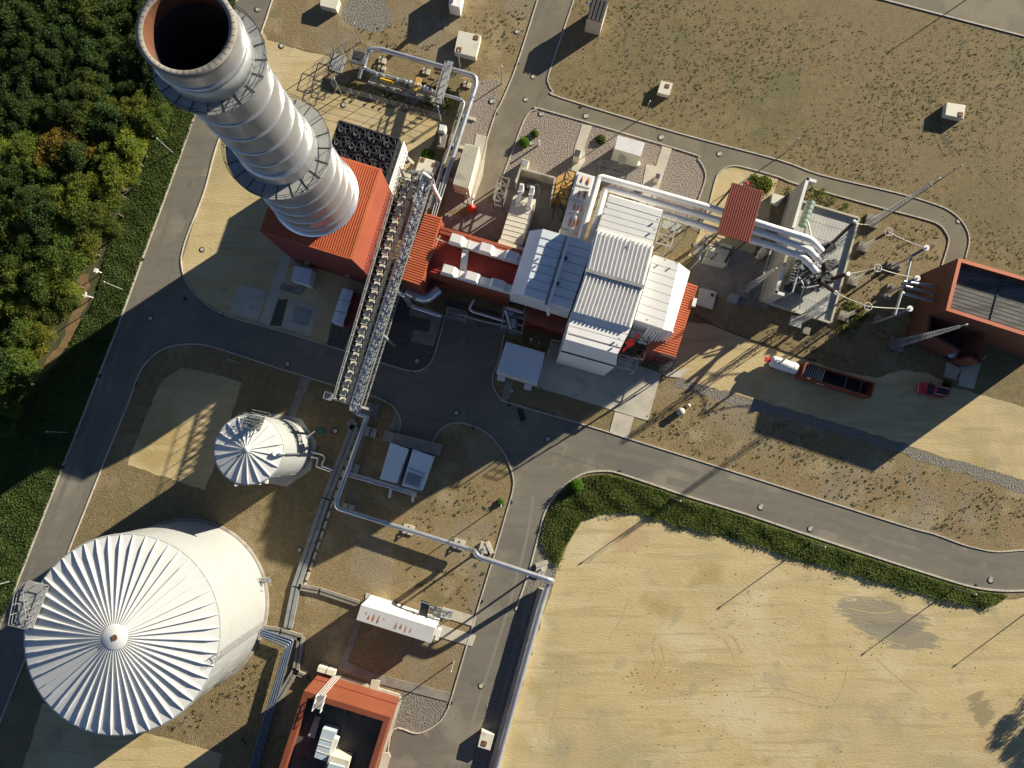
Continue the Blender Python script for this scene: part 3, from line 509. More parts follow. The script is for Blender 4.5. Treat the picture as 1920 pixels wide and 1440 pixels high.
# understorey and ground cover
def inpoly(x, y, poly):
    ins = np.zeros(len(x), bool); n = len(poly); j = n - 1
    for i in range(n):
        xi, yi = poly[i][0], poly[i][1]; xj, yj = poly[j][0], poly[j][1]
        c = ((yi > y) != (yj > y)) & (x < (xj - xi) * (y - yi) / (yj - yi + 1e-12) + xi); ins ^= c; j = i
    return ins
def cover(name, poly_px, n, hmax, size, m, smooth=True, keep=None, lump=1.3, stand=0.6):
    q = PX(poly_px); q = curve(q, True, 3) if smooth else q; poly = [(p.x, p.y) for p in q]
    xs = [p[0] for p in poly]; ys = [p[1] for p in poly]
    x = rng.uniform(min(xs), max(xs), n * 4); y = rng.uniform(min(ys), max(ys), n * 4); k = inpoly(x, y, poly); x = x[k]; y = y[k]
    if keep is not None: kk = keep(x, y); x = x[kk]; y = y[kk]
    x = x[:n]; y = y[:n]
    lm = 0.5 + 0.25 * np.sin(x * lump + 1.7 * np.sin(y * lump * 0.7)) + 0.25 * np.cos(y * lump * 1.3 + 1.1 * np.sin(x * lump * 0.9))
    z = 0.03 + hmax * (0.25 + 0.75 * lm) * rng.uniform(0.3, 1.0, len(x))
    v = leaves(len(x), np.stack([x, y, z], 1), 0.02, size, stand); return tag(leafmesh(name, v, m), kind='stuff')
o = cover('ground_cover', [(444,-30),(445,8),(368,215),(320,343),(270,478),(222,610),(180,716),(113,888),(33,1095),(-30,1250),(-120,1250),(-60,900),(30,760),(112,682),(180,560),(215,420),(262,330),(330,150),(350,0)], 120000, 0.32, 0.12, 'ivy', False)
tag(o, 'dark green leafy ground cover between the wood and the left road', 'ground cover')
o = cover('undergrowth', [(440,-30),(330,180),(250,330),(190,430),(128,560),(68,680),(0,790),(-90,900),(-90,-30)], 60000, 1.0, 0.18, 'leaf', False); tag(o, 'shaded undergrowth on the floor of the wood', 'undergrowth')
veg = [(1012,1010),(1024,965),(1046,930),(1074,905),(1102,891),(1139,888),(1165,894),(1233,917),(1289,936),(1400,970),(1507,1006),(1614,1041),(1767,1090),(1828,1107),(1874,1113),(1889,1115),(1877,1128),(1843,1140),(1797,1132),(1751,1120),(1705,1107),(1553,1064),(1461,1038),(1400,1016),(1261,983),(1192,962),(1136,962),(1092,974),(1078,997),(1058,1030),(1046,1062),(1030,1050)]
o = cover('verge_grass', veg, 60000, 0.45, 0.12, 'grass', False, stand=0.8); tag(o, 'tall green grass on the verge between the road and the sandy lot', 'grass')
veg2 = [(1050,1075),(1062,1035),(1082,1003),(1096,982),(1136,972),(1192,972),(1261,993),(1400,1026),(1461,1048),(1553,1076),(1705,1120),(1751,1132),(1843,1150),(1885,1134),(1880,1120),(1751,1112),(1553,1058),(1400,1008),(1261,975),(1192,955),(1136,955),(1088,968),(1070,990),(1050,1030)]
o = cover('verge_edge_grass', veg2, 9000, 0.3, 0.10, 'grass', False, stand=1.0, keep=lambda x, y: (np.sin(x * 1.1 + 2 * np.sin(y * .8)) + rng.uniform(-.8, .8, len(x))) > .2); tag(o, 'ragged fringe of dry and green grass along the sandy lot', 'grass')
def tufts(name, polys, dens, size, m, lab, hmax=0.15, cl=10, rad=0.3, thr=0.45, freq=0.12):
    out = []
    for poly_px, n in polys:
        poly = [(p.x, p.y) for p in PX(poly_px)]; xs = [p[0] for p in poly]; ys = [p[1] for p in poly]
        x = rng.uniform(min(xs), max(xs), n * 6); y = rng.uniform(min(ys), max(ys), n * 6); k = inpoly(x, y, poly)
        f = 0.5 + 0.3 * np.sin(x * freq + 2 * np.sin(y * freq * 1.3 + 1)) + 0.2 * np.cos(y * freq * 1.9 + 2 * np.sin(x * freq * 0.8))
        k &= (f + rng.uniform(-0.3, 0.3, len(f))) > thr; x = x[k][:n]; y = y[k][:n]
        r_ = rad * rng.uniform(0.35, 1.3, len(x)); cx = np.repeat(x, cl); cy = np.repeat(y, cl); rr = np.repeat(r_, cl)
        c = np.stack([cx + rng.normal(size=len(cx)) * rr * 0.5, cy + rng.normal(size=len(cx)) * rr * 0.5, 0.02 + rng.uniform(0.1, 1, len(cx)) * hmax * rr / rad], 1); out.append(leaves(len(c), c, 0.01, size, 0.8))
    return tag(leafmesh(name, np.concatenate(out), m), lab, 'weeds', kind='stuff')
fieldp = [(1057,60),(1033,150),(1060,180),(1273,243),(1460,293),(1539,321),(1678,353),(1783,389),(1825,440),(1830,480),(1935,520),(1960,780),(1960,80),(1658,8),(1400,-10),(1080,-10)]
tufts('weeds', [(fieldp, 2600)], 1, 0.075, 'weed', 'low green weed tufts scattered over the brown field', 0.08, 7, 0.2, 0.5)
tufts('weeds', [([(1290,730),(1400,775),(1740,880),(1940,940),(1940,1020),(1867,1027),(1751,995),(1400,885),(1195,815),(1230,740)], 420), ([(1440,360),(1600,395),(1760,430),(1760,480),(1700,700),(1500,660),(1430,620),(1560,600),(1610,415),(1530,380)], 330), ([(660,55),(900,5),(1000,10),(960,125),(900,160),(680,70)], 200), ([(760,980),(940,850),(955,900),(930,1030),(890,1150),(770,1100)], 130), ([(500,1210),(530,1220),(470,1400),(400,1380),(300,1370),(430,1290)], 110)], 1, 0.09, 'weed', 'small green weeds on the gravel verges', 0.10, 8, 0.2, 0.45, 0.3)
tufts('weeds', [([(1470,340),(1540,355),(1615,400),(1600,460),(1585,420),(1480,370)], 30), ([(1590,560),(1625,590),(1590,640),(1560,610)], 40), ([(1412,330),(1450,345),(1440,365),(1410,350)], 30), ([(690,130),(860,170),(850,215),(640,175)], 60)], 1, 0.14, 'leaf', 'bushy green weeds around the transformer yard and gas station', 0.5, 45, 0.6, 0.1, 0.3)
def bush(u, v, r_, h, m, label, name='shrub'):
    n = int(1500 * r_ / 0.6); c = P(u, v, 0); d = rng.normal(size=(n, 3)); d /= np.linalg.norm(d, axis=1)[:, None]; d[:, 2] = np.abs(d[:, 2])
    pts = d * np.array([r_, r_, h]) * rng.uniform(0.5, 1.0, n)[:, None]
    o = leafmesh(name, leaves(n, pts, 0.05, 0.11), m); o.location = (c.x, c.y, 0); return tag(o, label, 'shrub')
bush(983, 268, 0.85, 1.1, 'bright', 'round bright green shrub on lilac gravel beside the upper road')
bush(1003, 251, 0.6, 0.7, 'leaf', 'small dark shrub beside the gravel manhole by the road junction')
bush(1081, 909, 1.0, 1.9, 'bright', 'light green shrub at the round corner of the grassy verge')
bush(1433, 345, 1.3, 0.35, 'leaf', 'sprawling yellow green shrub at the top of the white fire wall')
bush(1126, 262, 0.8, 0.6, 'leaf', 'green shrub beside the small white ribbed hut')
bush(802, 292, 1.0, 0.9, 'bright', 'light green shrub behind the two-hatch concrete chamber')
bush(1775, 722, 0.7, 0.9, 'leaf', 'green shrub behind the parked red car')
bush(938, 941, 0.5, 0.6, 'bright', 'tiny green shrub at the foot of the lamp inside the road bend')
# pebbles and clods scattered on the sandy lot, small stones on the verges
def stones(polys, size, m, lab):
    vs = []; fs = []
    for poly_px, n, sc in polys:
        poly = [(p.x, p.y) for p in PX(poly_px)]; xs = [p[0] for p in poly]; ys = [p[1] for p in poly]
        kx, ky = random.uniform(min(xs), max(xs)), random.uniform(min(ys), max(ys)); cnt = 0
        while cnt < n:
            if random.random() < .12: kx, ky = random.uniform(min(xs), max(xs)), random.uniform(min(ys), max(ys))
            x, y = kx + random.gauss(0, sc), ky + random.gauss(0, sc)
            if not inside(x, y, poly): continue
            s_ = size * random.uniform(.5, 1.8); o = len(vs); k = 6
            for i in range(k): a = 6.283 * i / k + random.uniform(-.3, .3); vs.append((x + math.cos(a) * s_, y + math.sin(a) * s_ * .8, 0.0))
            vs.append((x + random.uniform(-.3, .3) * s_, y, s_ * .8 + .03))
            for i in range(k): fs.append((o + i, o + (i + 1) % k, o + k))
            cnt += 1
    mb = MB(); mb.add(vs, fs); return tag(mb.build('stones', m), lab, 'stones', kind='stuff')
lot = [(1060,1090),(1100,990),(1200,975),(1400,1030),(1550,1080),(1750,1135),(1900,1135),(1990,1180),(1990,1445),(950,1445)]
stones([(lot, 260, 1.8)], .065, 'trackdirt', 'dark clods and pebbles scattered over the sandy lot')
stones([([(1290,735),(1400,770),(1740,872),(1940,935),(1940,1015),(1751,993),(1400,884),(1195,812)], 500, 2.5), ([(1080,10),(1640,10),(1930,90),(1930,500),(1830,460),(1680,352),(1060,175)], 700, 3)], .08, 'ballast', 'small stones scattered on the dry verge and the weedy field')
# ================================================================== STRUCTURES
def prad(u, v, z, rpx): return (P(u + rpx, v, z) - P(u, v, z)).length
def rail(mb, path, h=1.0, r=0.03, step=1.5, mid=True):
    path = [Vector(p) for p in path]
    for a, b in zip(path, path[1:]):
        for k in ([1.0, 0.5] if mid else [1.0]): mb.bar(a + Vector((0, 0, h * k)), b + Vector((0, 0, h * k)), r * 2)
        n = max(1, int((b - a).length / step))
        for i in range(n + 1): p = a.lerp(b, i / n); mb.bar(p, p + Vector((0, 0, h)), r * 2)
# ---- tall flue stack
c0 = P(590, 364, 15.4); ct = P(348, 54, 51.0)
gx, gy = c0.x, c0.y
st = thing('chimney', 'tall silver ribbed flue stack with a rusty sooty mouth', 'chimney', (gx, gy, 15))
cc = lambda z: (gx + (ct.x - gx) * (z - 15.4) / 35.6, gy + (ct.y - gy) * (z - 15.4) / 35.6)
def lathe2(mb, prof, seg=72):
    """like lathe, but follows the stack axis"""
    n = len(prof); vs = []; fs = []
    for r_, z in prof:
        c = cc(z)
        for k in range(seg): a = 2 * math.pi * k / seg; vs.append((c[0] + r_ * math.cos(a), c[1] + r_ * math.sin(a), z))
    for i in range(n - 1):
        for k in range(seg): fs.append((i * seg + k, i * seg + (k + 1) % seg, (i + 1) * seg + (k + 1) % seg, (i + 1) * seg + k))
    mb.smooth = True; mb.add(vs, fs); mb.smooth = False
mb = MB(); lathe2(mb, [(5.55, 14.9), (5.35, 18), (5.15, 22), (5.0, 26), (4.9, 28.4)]); mb.build('lower_shaft', 'stack', st)
mb = MB(); lathe2(mb, [(4.9, 28.4), (4.45, 28.9), (4.4, 30.4), (4.35, 30.8), (3.95, 31.0)]); mb.build('collar', 'stack', st)
mb = MB(); lathe2(mb, [(3.95, 31.0), (4.0, 38), (4.05, 44), (4.1, 50.6)]); mb.build('upper_shaft', 'stack', st)
for z in [17.0, 19.3, 21.7, 24.2, 26.8, 33.2, 36.2, 39.3, 42.4, 45.2, 48.9]:
    rr = np.interp(z, [14.9, 18, 22, 26, 28.4, 31, 38, 44, 50.6], [5.55, 5.35, 5.15, 5.0, 4.9, 3.95, 4.0, 4.05, 4.1]); mb = MB()
    lathe2(mb, [(rr - 0.01, z - 0.20), (rr + 0.16, z - 0.13), (rr + 0.22, z), (rr + 0.16, z + 0.13), (rr - 0.01, z + 0.20)]); mb.build('stiffening_ring', 'stack', st)
mb = MB(); lathe2(mb, [(4.1, 50.6), (4.2, 50.6), (4.2, 51.0), (3.62, 51.0), (3.6, 50.8)]); 
for k in range(44):
    a = 2 * math.pi * k / 44; c = cc(51.0); d = Vector((math.cos(a), math.sin(a), 0)); mb.cur = 1
    mb.bar(Vector((c[0], c[1], 51.0)) + d * 3.66, Vector((c[0], c[1], 51.0)) + d * 4.17, 0.035, 0.02)
mb.build('rim', ['concdark', 'dark'], st)
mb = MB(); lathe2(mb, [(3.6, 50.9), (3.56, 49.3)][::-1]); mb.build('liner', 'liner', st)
mb = MB(); lathe2(mb, [(3.56, 49.3), (3.45, 42), (3.4, 34), (3.4, 20)][::-1]); lathe2(mb, [(3.4, 20), (0.01, 20)]); mb.build('flue', 'soot', st)  # sooty flue; its black also holds the shade below the sunlit liner
mb = MB(); lathe2(mb, [(4.09, 46.9), (4.13, 46.9), (4.13, 48.4), (4.09, 48.4)])
for k in range(7): pass
mb.build('panel_band', 'stackpanel', st)
def gallery(z, ri, ro, brackets, name='platform'):
    c = cc(z); seg = 72; mb = MB(); dk = Vector((c[0], c[1], 0))
    pr = [(ri, z - 0.05), (ro, z - 0.05), (ro, z + 0.02), (ri, z + 0.02)]
    vs = []; fs = []
    for r_, zz in pr:
        for k in range(seg): a = 2 * math.pi * k / seg; vs.append((c[0] + r_ * math.cos(a), c[1] + r_ * math.sin(a), zz))
    for i in range(4):
        for k in range(seg): fs.append((i * seg + k, i * seg + (k + 1) % seg, ((i + 1) % 4) * seg + (k + 1) % seg, ((i + 1) % 4) * seg + k))
    mb.add(vs, fs); deck = mb.build(name, 'grating' if z < 40 else 'dull', st); 
    for k in range(brackets):
        mb = MB(); a = 2 * math.pi * k / brackets; d = Vector((math.cos(a), math.sin(a), 0)); p = dk + Vector((0, 0, z))
        mb.bar(p + d * (ri - 0.1) + Vector((0, 0, 0.05)), p + d * ro + Vector((0, 0, 0.05)), 0.07, 0.07); mb.bar(p + d * (ri - 0.2) - Vector((0, 0, 1.3)), p + d * (ro - 0.1) - Vector((0, 0, 0.1)), 0.09)
        mb.build('bracket', 'dark', deck)
    mb = MB()
    ring = [dk + Vector((math.cos(2 * math.pi * k / 36) * ro, math.sin(2 * math.pi * k / 36) * ro, z)) for k in range(37)]
    for h_ in (0.55, 1.1):
        for a, b in zip(ring, ring[1:]): mb.bar(a + Vector((0, 0, h_)), b + Vector((0, 0, h_)), 0.05)
    for a in ring[:-1:2]: mb.bar(a, a + Vector((0, 0, 1.1)), 0.05)
    mb.build('railing', 'dark', deck)
gallery(46.5, 4.1, 5.15, 20); gallery(29.0, 4.4, 6.05, 20)
# ladder with cage on the north-east side
mb = MB(); la = R(20)
for z in np.arange(16, 50.5, 0.35):
    c = cc(z); r_ = 6.1 if z < 29 else 5.2; r2 = (5.5 if z < 29 else 4.25); 
    p = Vector((c[0] + r2 * math.cos(la), c[1] + r2 * math.sin(la), z)); n_ = Vector((-math.sin(la), math.cos(la), 0)); mb.bar(p - n_ * 0.22, p + n_ * 0.22, 0.035)
mb.build('ladder', 'dull', st)
# ---- red stack base building
z1, z2 = 15.4, 12.6
Wc, Pr, Nr = P(487, 433, z1), P(659, 486, z1), P(714, 317, z1); NW = Wc + (Nr - Pr)
Se, Ne = P(681, 507, z2), P(728.5, 356, z2)
bx = thing('stack_base_building', 'tall red clad building with ribbed roof at the foot of the flue stack', 'building', cen([Wc, Pr, Nr, NW]))
mb = MB()
g = [Vector((p.x, p.y, 0)) for p in (Wc, Pr, Se, Ne, Nr, NW)]; t_ = [Wc, Pr, Se, Ne, Nr, NW]
for i in range(6): j = (i + 1) % 6; mb.add([g[i], g[j], t_[j], t_[i]], [(3, 2, 1, 0)])
mb.build('wall', 'darkred', bx)
mb = MB(); up = Vector((0, 0, 0.06)); ov = 0.25
mb.add([Wc + up, Pr + up, Nr + up, NW + up, Wc, Pr, Nr, NW], [(0, 1, 2, 3), (0, 4, 5, 1), (2, 6, 7, 3), (3, 7, 4, 0)])
mb.cur = 1; mb.add([Pr + up, Se + up, Ne + up, Nr + up, Pr, Se, Ne, Nr], [(0, 1, 2, 3), (0, 4, 5, 1), (1, 5, 6, 2), (2, 6, 7, 3)])  # slope in a darker red: the stronger sun on it offset in the colour
mb.cur = 0; mb.ribs(Wc + up, Pr + up, NW + up, Nr + up, 40, 0.14, 0.10)
mb.cur = 0; mb.bar(Pr + up * 2, Nr + up * 2, 0.5, 0.12); mb.bar(Wc + up * 1.5, Pr + up * 1.5, 0.18, 0.12)
for k in range(22): p = Se.lerp(Ne, (k + 0.5) / 22); mb.obox(p + Vector((0.1, 0.03, -0.05)), Ne - Se, 0.18, 0.12, 0.14)
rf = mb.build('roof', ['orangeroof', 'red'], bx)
mb = MB(); mb.smooth = False; c = cc(15.4); mb.lathe((c[0], c[1]), [(5.9, 15.3), (5.9, 15.55), (5.4, 15.75)], 48); mb.build('flashing', 'silver', bx)
for t in (0.22, 0.72): mb = MB(); p = g[0].lerp(g[1], t) + Vector((0, -0.2, 3)); mb.obox(p, g[1] - g[0], 0.6, 0.35, 0.2); mb.build('wall_lamp', 'dull', bx)
# ---- generic pieces
def ribroof(mb, q, n, wd, h, thick=0.15, along=0):
    """q: four 3D corners; slab + ribs; along 0: ribs run from edge 0-1 to edge 3-2"""
    u_ = Vector((0, 0, thick)); q = [Vector(p) for p in q]
    mb.prism([p + u_ for p in q], [p.z for p in (q if sum(q[i].x * q[(i+1)%4].y - q[(i+1)%4].x * q[i].y for i in range(4)) > 0 else q[::-1])])
    a, b, c, d = [p + u_ for p in q]
    if along == 0: mb.ribs(a, b, d, c, n, wd, h)
    else: mb.ribs(a, d, b, c, n, wd, h)
def quad(pts, z): return [P(u, v, z) for u, v in pts]
# ---- turbine hall
hall = thing('turbine_hall', 'large white power hall with several ribbed and flat roof sections', 'building', cen(quad([(1050,450),(1290,500),(1160,690),(960,560)], 8)))
def sect(name, pts, z, z0, wallm, roofm, ribs=None, par=None):
    par = par or hall; q = [P(p[0], p[1], p[2] if len(p) > 2 else z) for p in pts]
    mb = MB(); mb.prism([p - Vector((0, 0, 0.05)) for p in q], z0); wl = mb.build('wall', wallm, par)
    mb = MB()
    lift = Vector((0, 0, 0.08)); mb.prism([p + lift for p in q], [p.z - 0.02 for p in (q if sum(q[i].x * q[(i+1)%len(q)].y - q[(i+1)%len(q)].x * q[i].y for i in range(len(q))) > 0 else q[::-1])])
    if ribs:
        n, wd, h, al = ribs; a, b, c, d = [p + lift for p in q[:4]]
        if al == 0: mb.ribs(a, b, d, c, n, wd, h)
        else: mb.ribs(a, d, b, c, n, wd, h)
    rf = mb.build('roof', roofm, par); return q, rf
# north flat block, south slope, ribbed middle
q1, _ = sect('n', [(1142,366),(1242,396),(1223,462),(1119,433)], 15.9, 0, 'white', 'roofgrey')
mb = MB(); a, b = P(1143,364,15.0), P(1243,394,15.0); a2, b2 = P(1139,377,16.02), P(1239,407,16.02)
mb.add([a, b, b2, a2, a - Vector((0,0,.3)), b - Vector((0,0,.3))], [(0, 3, 2, 1), (0, 1, 5, 4)]); mb.build('roof_edge', 'white', hall)
mb = MB()
for i in range(1, 6): mb.bar(q1[0].lerp(q1[3], i / 6) + Vector((0, 0, .085)), q1[1].lerp(q1[2], i / 6) + Vector((0, 0, .085)), .05, .02)
mb.build('roof_seam', 'seam', hall)
q2, _ = sect('r', [(1118,431),(1226,462),(1206,540),(1099,508)], 16.25, 0, 'white', 'whiteroof', (14, 0.16, 0.30, 0))
q3, _ = sect('r', [(1099,508),(1206,540),(1183,615),(1073,584)], 16.08, 0, 'white', 'whiteroof', (15, 0.16, 0.30, 0))
mb = MB(); mb.bar(P(1098,506,16.5), P(1207,538,16.5), 0.45, 0.25); mb.build('roof_beam', 'beam', hall)
q4, _ = sect('s', [(1073,584),(1183,615),(1158,664),(1060,636)], 15.8, 0, 'white', 'whiteroof')
a, b, c, d = P(1060,636,15.7), P(1158,664,15.7), P(1155,686,13.2), P(1053,657,13.2)
mb = MB(); mb.add([a, b, c, d], [(3, 2, 1, 0)]); mb.add([a, b, c, d] + [Vector((p.x, p.y, 0.2)) for p in (c, d, a, b)], [(2, 4, 5, 3), (0, 3, 5, 6), (1, 7, 4, 2)]); mb.build('wall', 'white', hall)
mb = MB(); mb.bar(c + Vector((0.05, -0.08, -0.15)), d + Vector((-0.05, -0.08, -0.15)), 0.14, 0.35); mb.bar(P(1066,626,15.88), P(1163,653,15.88), 0.10, 0.03); mb.build('gutter', 'dark', hall)
for u, v, z in ((1066,610,16),(1160,636,16),(1156,647,16),(1137,388,16.1),(1132,402,16.1),(1232,413,16.1),(1226,432,16.1),(1246,488,13.9),(1268,494,13.9),(1212,600,13.9),(1185,455,16.7)):
    mb = MB(); p = P(u, v, z); mb.obox(p + Vector((0, 0, .2)), (1, .5, 0), .22, .22, .2); mb.build('roof_vent', 'dull', hall)
# east lower roof with sloping edge
q5, _ = sect('e', [(1226,478),(1273,493),(1243,617),(1190,599)], 13.6, 0, 'white', 'roofgrey')
mb = MB()
for i in range(1, 8): mb.bar(q5[0].lerp(q5[3], i / 8) + Vector((0, 0, .085)), q5[1].lerp(q5[2], i / 8) + Vector((0, 0, .085)), .05, .02)
for i in range(1, 4): mb.bar(q4[0].lerp(q4[3], i / 4) + Vector((0, 0, .3 + .0)) * .29, q4[1].lerp(q4[2], i / 4) + Vector((0, 0, .3)) * .29, .05, .02)
mb.build('roof_seam', 'seam', hall)
a, b, c, d = P(1273,493,13.6), P(1294,509,11.0), P(1261,622,11.0), P(1243,617,13.6)
mb = MB(); mb.add([a, b, c, d], [(0, 3, 2, 1)]); mb.build('roof', 'white', hall)
mb = MB(); G0 = lambda p: Vector((p.x, p.y, 0)); mb.add([a, b, c, d, G0(a), G0(b), G0(c), G0(d)], [(0, 1, 5, 4), (1, 2, 6, 5), (2, 3, 7, 6)]); mb.build('wall', 'white', hall)
p, q = P(1243,618,13.2), P(1222,612,13.2); mb = MB()
for i in range(8):
    t = i / 7; k = P(1222,608,13).lerp(P(1261,622,11), t); mb.bar(k, k + Vector((-0.7, -1.6, -5.5)), 0.32, 0.2)
mb.build('louvre', 'white', hall)
# west shaded roof (lower), its slope and white overhanging side
A5, B5, C5, D5 = P(1018,429,13), P(1112,456,13), P(1070,580,13), P(982,553,13)
Wn, Ws = P(993,433,11.2), P(956,551,11.2)
mb = MB(); up = Vector((0, 0, 0.06)); mb.add([A5, B5, C5, D5], [(0, 3, 2, 1)]); mb.add([A5, D5, Ws, Wn], [(0, 1, 2, 3)])
mb.cur = 1
for t in (0.12, 0.24, 0.36, 0.5, 0.62, 0.74, 0.87): mb.bar(A5.lerp(D5, t) + up, B5.lerp(C5, t) + up, 0.05, 0.05)
mb.build('roof', ['bluegrey', 'beam'], hall)  # white roof tinted blue, sky-lit shade put into its colour
mb = MB(); bz = 6.6; fl = [Vector((p.x, p.y, bz)) for p in (Wn, A5, B5, C5, D5, Ws)]; tp = [Wn, A5, B5, C5, D5, Ws]
for i in range(6): j = (i + 1) % 6; mb.add([fl[i], fl[j], tp[j], tp[i]], [(0, 1, 2, 3)])
for zz in (7.8, 9.0, 10.2, 11.4): mb.bar(Vector((Ws.x, Ws.y - .03, zz)), Vector((D5.x, D5.y - .03, zz)), 0.04); mb.bar(Vector((D5.x, D5.y - .03, zz)), Vector((C5.x, C5.y - .03, zz)), 0.03)
mb.build('wall', 'white', hall)
mb = MB(); mb.bar(P(1067,444,13.8), P(1028,574,13.8), 0.42, 0.42); mb.bar(P(1059,470,13.3), P(1059,470,13.9), .3); mb.bar(P(1028,574,13.8), P(1028,590,10), 0.35); mb.cur = 1; mb.bar(P(1063,444,13.12), P(1024,572,13.12), .5, .06); mb.build('roof_beam', ['whiteroof', 'beam'], hall)
for u, v in ((1052,484),(1061,484),(1038,529),(1046,531)): mb = MB(); mb.obox(P(u, v, 13.3), (1, 0, 0), .35, .35, .4); mb.build('roof_vent', 'dark', hall)
mb = MB()
for i in range(9): mb.obox(P(1004,485,12.95).lerp(P(984,548,12.95), i / 8), (0, 1, 0), .25, .08, .04)
mb.build('snow_guard', 'dark', hall)
# red base storey below the white box
mb = MB(); mb.prism([P(982,600,5.0), P(1070,625,5.0), P(1120,470,5.0), P(1010,440,5.0)], 0); mb.build('base_storey', 'red', hall)
# ---- red west annex between stack building and hall
wx = thing('boiler_annex', 'low red ribbed roof building carrying the white ducts west of the hall', 'building', cen(quad([(797,400),(827,520),(960,560),(830,430)], 8)))
qa = quad([(797,400),(828,409),(790,537),(752,524)], 9.3); mb = MB(); mb.prism(qa, 0); mb.build('wall', 'red', wx)
mb = MB(); ribroof(mb, [p + Vector((0, 0, 0.02)) for p in qa], 28, 0.15, 0.07, 0.12, 1); mb.build('roof', 'orangeroof', wx)
qb = quad([(824,427),(982,474),(955,552),(790,507)], 8.0); mb = MB(); mb.prism(qb, 0); mb.build('wall', 'red', wx)
mb = MB(); ribroof(mb, [p + Vector((0, 0, 0.02)) for p in qb], 17, 0.16, 0.09, 0.12, 1); mb.build('roof', 'redroof', wx)
mb = MB()
for o_ in (0.1, 0.7): mb.bar(qb[0].lerp(qb[3], 0.0) + Vector((0.1, -o_, .35)), qb[1] + Vector((0.1, -o_, .35)), 0.45, 0.3)
mb.build('ridge_cap', 'red', wx)
mb = MB(); rail(mb, [P(826,445,8.2), P(808,489,8.2)], 0.9, 0.03, 1.5, False); rail(mb, [P(819,450,8.2), P(850,462,8.2)], 0.9, 0.03); mb.build('railing', 'cream', wx)
def duct(name, label, a, b, z, wd, h, boxes, m='white', cat='duct', group=None):
    p, q = P(a[0], a[1], z), P(b[0], b[1], z); t = thing(name, label, cat, (p + q) / 2 - Vector((0, 0, h)), group)
    mb = MB(); mb.bar(p - Vector((0, 0, h / 2)), q - Vector((0, 0, h / 2)), wd, h); mb.build('duct_body', m, t)
    d = (q - p).normalized(); 
    for k, s_ in boxes:
        c = p.lerp(q, k); mb = MB(); sd = Vector((-d.y, d.x, 0)); hh = 1.15
        lo = [c + d * (x * 1.1) + sd * (y * wd * .62) - Vector((0, 0, .2)) for x, y in ((-1, -1), (1, -1), (1, 1), (-1, 1))]; hi = [c + d * (x * .75) + sd * (y * wd * .5) + Vector((0, 0, hh)) for x, y in ((-1, -1), (1, -1), (1, 1), (-1, 1))]
        mb.add(lo + hi, [(4, 5, 6, 7), (0, 1, 5, 4), (1, 2, 6, 5), (2, 3, 7, 6), (3, 0, 4, 7)]); mb.build('hood', m, t)
    mb = MB()
    n = int((q - p).length / 2.2)
    for i in range(n + 1): c = p.lerp(q, i / n); mb.obox(c - Vector((0, 0, h / 2)), d, 0.08, wd + .1, h + .1)
    mb.build('flange', m, t); return t
duct('roof_duct', 'northern white box duct with hoods on the red annex roof', (846,448), (978,488), 9.6, 1.15, 1.1, [(0.08, 1), (0.5, 1), (0.86, 1)])
duct('roof_duct', 'southern white box duct with hoods on the red annex roof', (830,505), (962,543), 9.6, 1.15, 1.1, [(0.09, 1), (0.42, 1), (0.78, 1)])
duct('cross_duct', 'short white cross duct joining the two roof ducts', (873,468), (868,505), 9.3, 0.9, 0.7, [])
# ---- intake hood box
ih = thing('air_intake', 'long narrow white clad air duct with two elbow vents north of the annex', 'duct', P(970,410,0))
qi = quad([(964,364),(1005,374),(979,460),(938,449)], 5.2); mb = MB(); mb.prism(qi, 0.6)
for t in np.linspace(0.12, 0.97, 9): mb.bar(qi[0].lerp(qi[3], t) + Vector((0, 0, .02)), qi[1].lerp(qi[2], t) + Vector((0, 0, .02)), 0.06, 0.05)
mb.build('duct_body', 'cream', ih)
for (u, v), (u2, v2) in (((978,347),(971,380)), ((998,352),(991,386))):
    mb = MB(); a, b = P(u, v, 6.4), P(u2, v2, 5.6); mb.bar(a, b, 0.62, 0.6); mb.bar(a + Vector((0, 0, -.1)), a + Vector((0.05, 0.2, -3)), .62); mb.bar(b + Vector((0, .15, 0)), b + Vector((0, -.15, -.6)), .75)
    mb.bar(a.lerp(b, .4) - Vector((0, .06, 0)), a.lerp(b, .4) + Vector((0, .06, 0)), .72, .7); mb.build('elbow_vent', 'white', ih)
mb = MB(); a, b = P(934,456,5.0), P(981,471,5.0); mb.bar(a, b, .9, .9); mb.bar(a + Vector((0, -.7, 0)), b + Vector((0, -.7, 0)), .2, 1.1); mb.build('flange', 'cream', ih)
# ---- concrete pit
pit = thing('concrete_basin', 'open square concrete basin with grey floor north of the intake duct', 'basin', P(1000,350,0))
mb = MB()
pp = [P(967,341,3), P(976,315,3), P(1041,333,3), P(1033,377,3)]
for a, b in zip(pp, pp[1:]): mb.bar(Vector((a.x, a.y, 1.5)), Vector((b.x, b.y, 1.5)), 0.25, 3.0)
mb.build('wall', 'concrete', pit); mb = MB(); mb.prism([Vector((p.x, p.y, 0.1)) for p in (pp[0], pp[1], pp[2], pp[3])], 0); mb.build('floor', 'concdark', pit)
def cluster(name, label, cat, u, v, z0, items, m, mats=None):
    """a skid of small machine parts: items are (dx,dy,z,kind,size...)"""
    c = P(u, v, 0); t = thing(name, label, cat, c); 
    for nm, mt, fn in items: mb = MB(); fn(mb, c); mb.build(nm, mt, t)
    return t
def vx(x, y, z): return Vector((x, y, z))
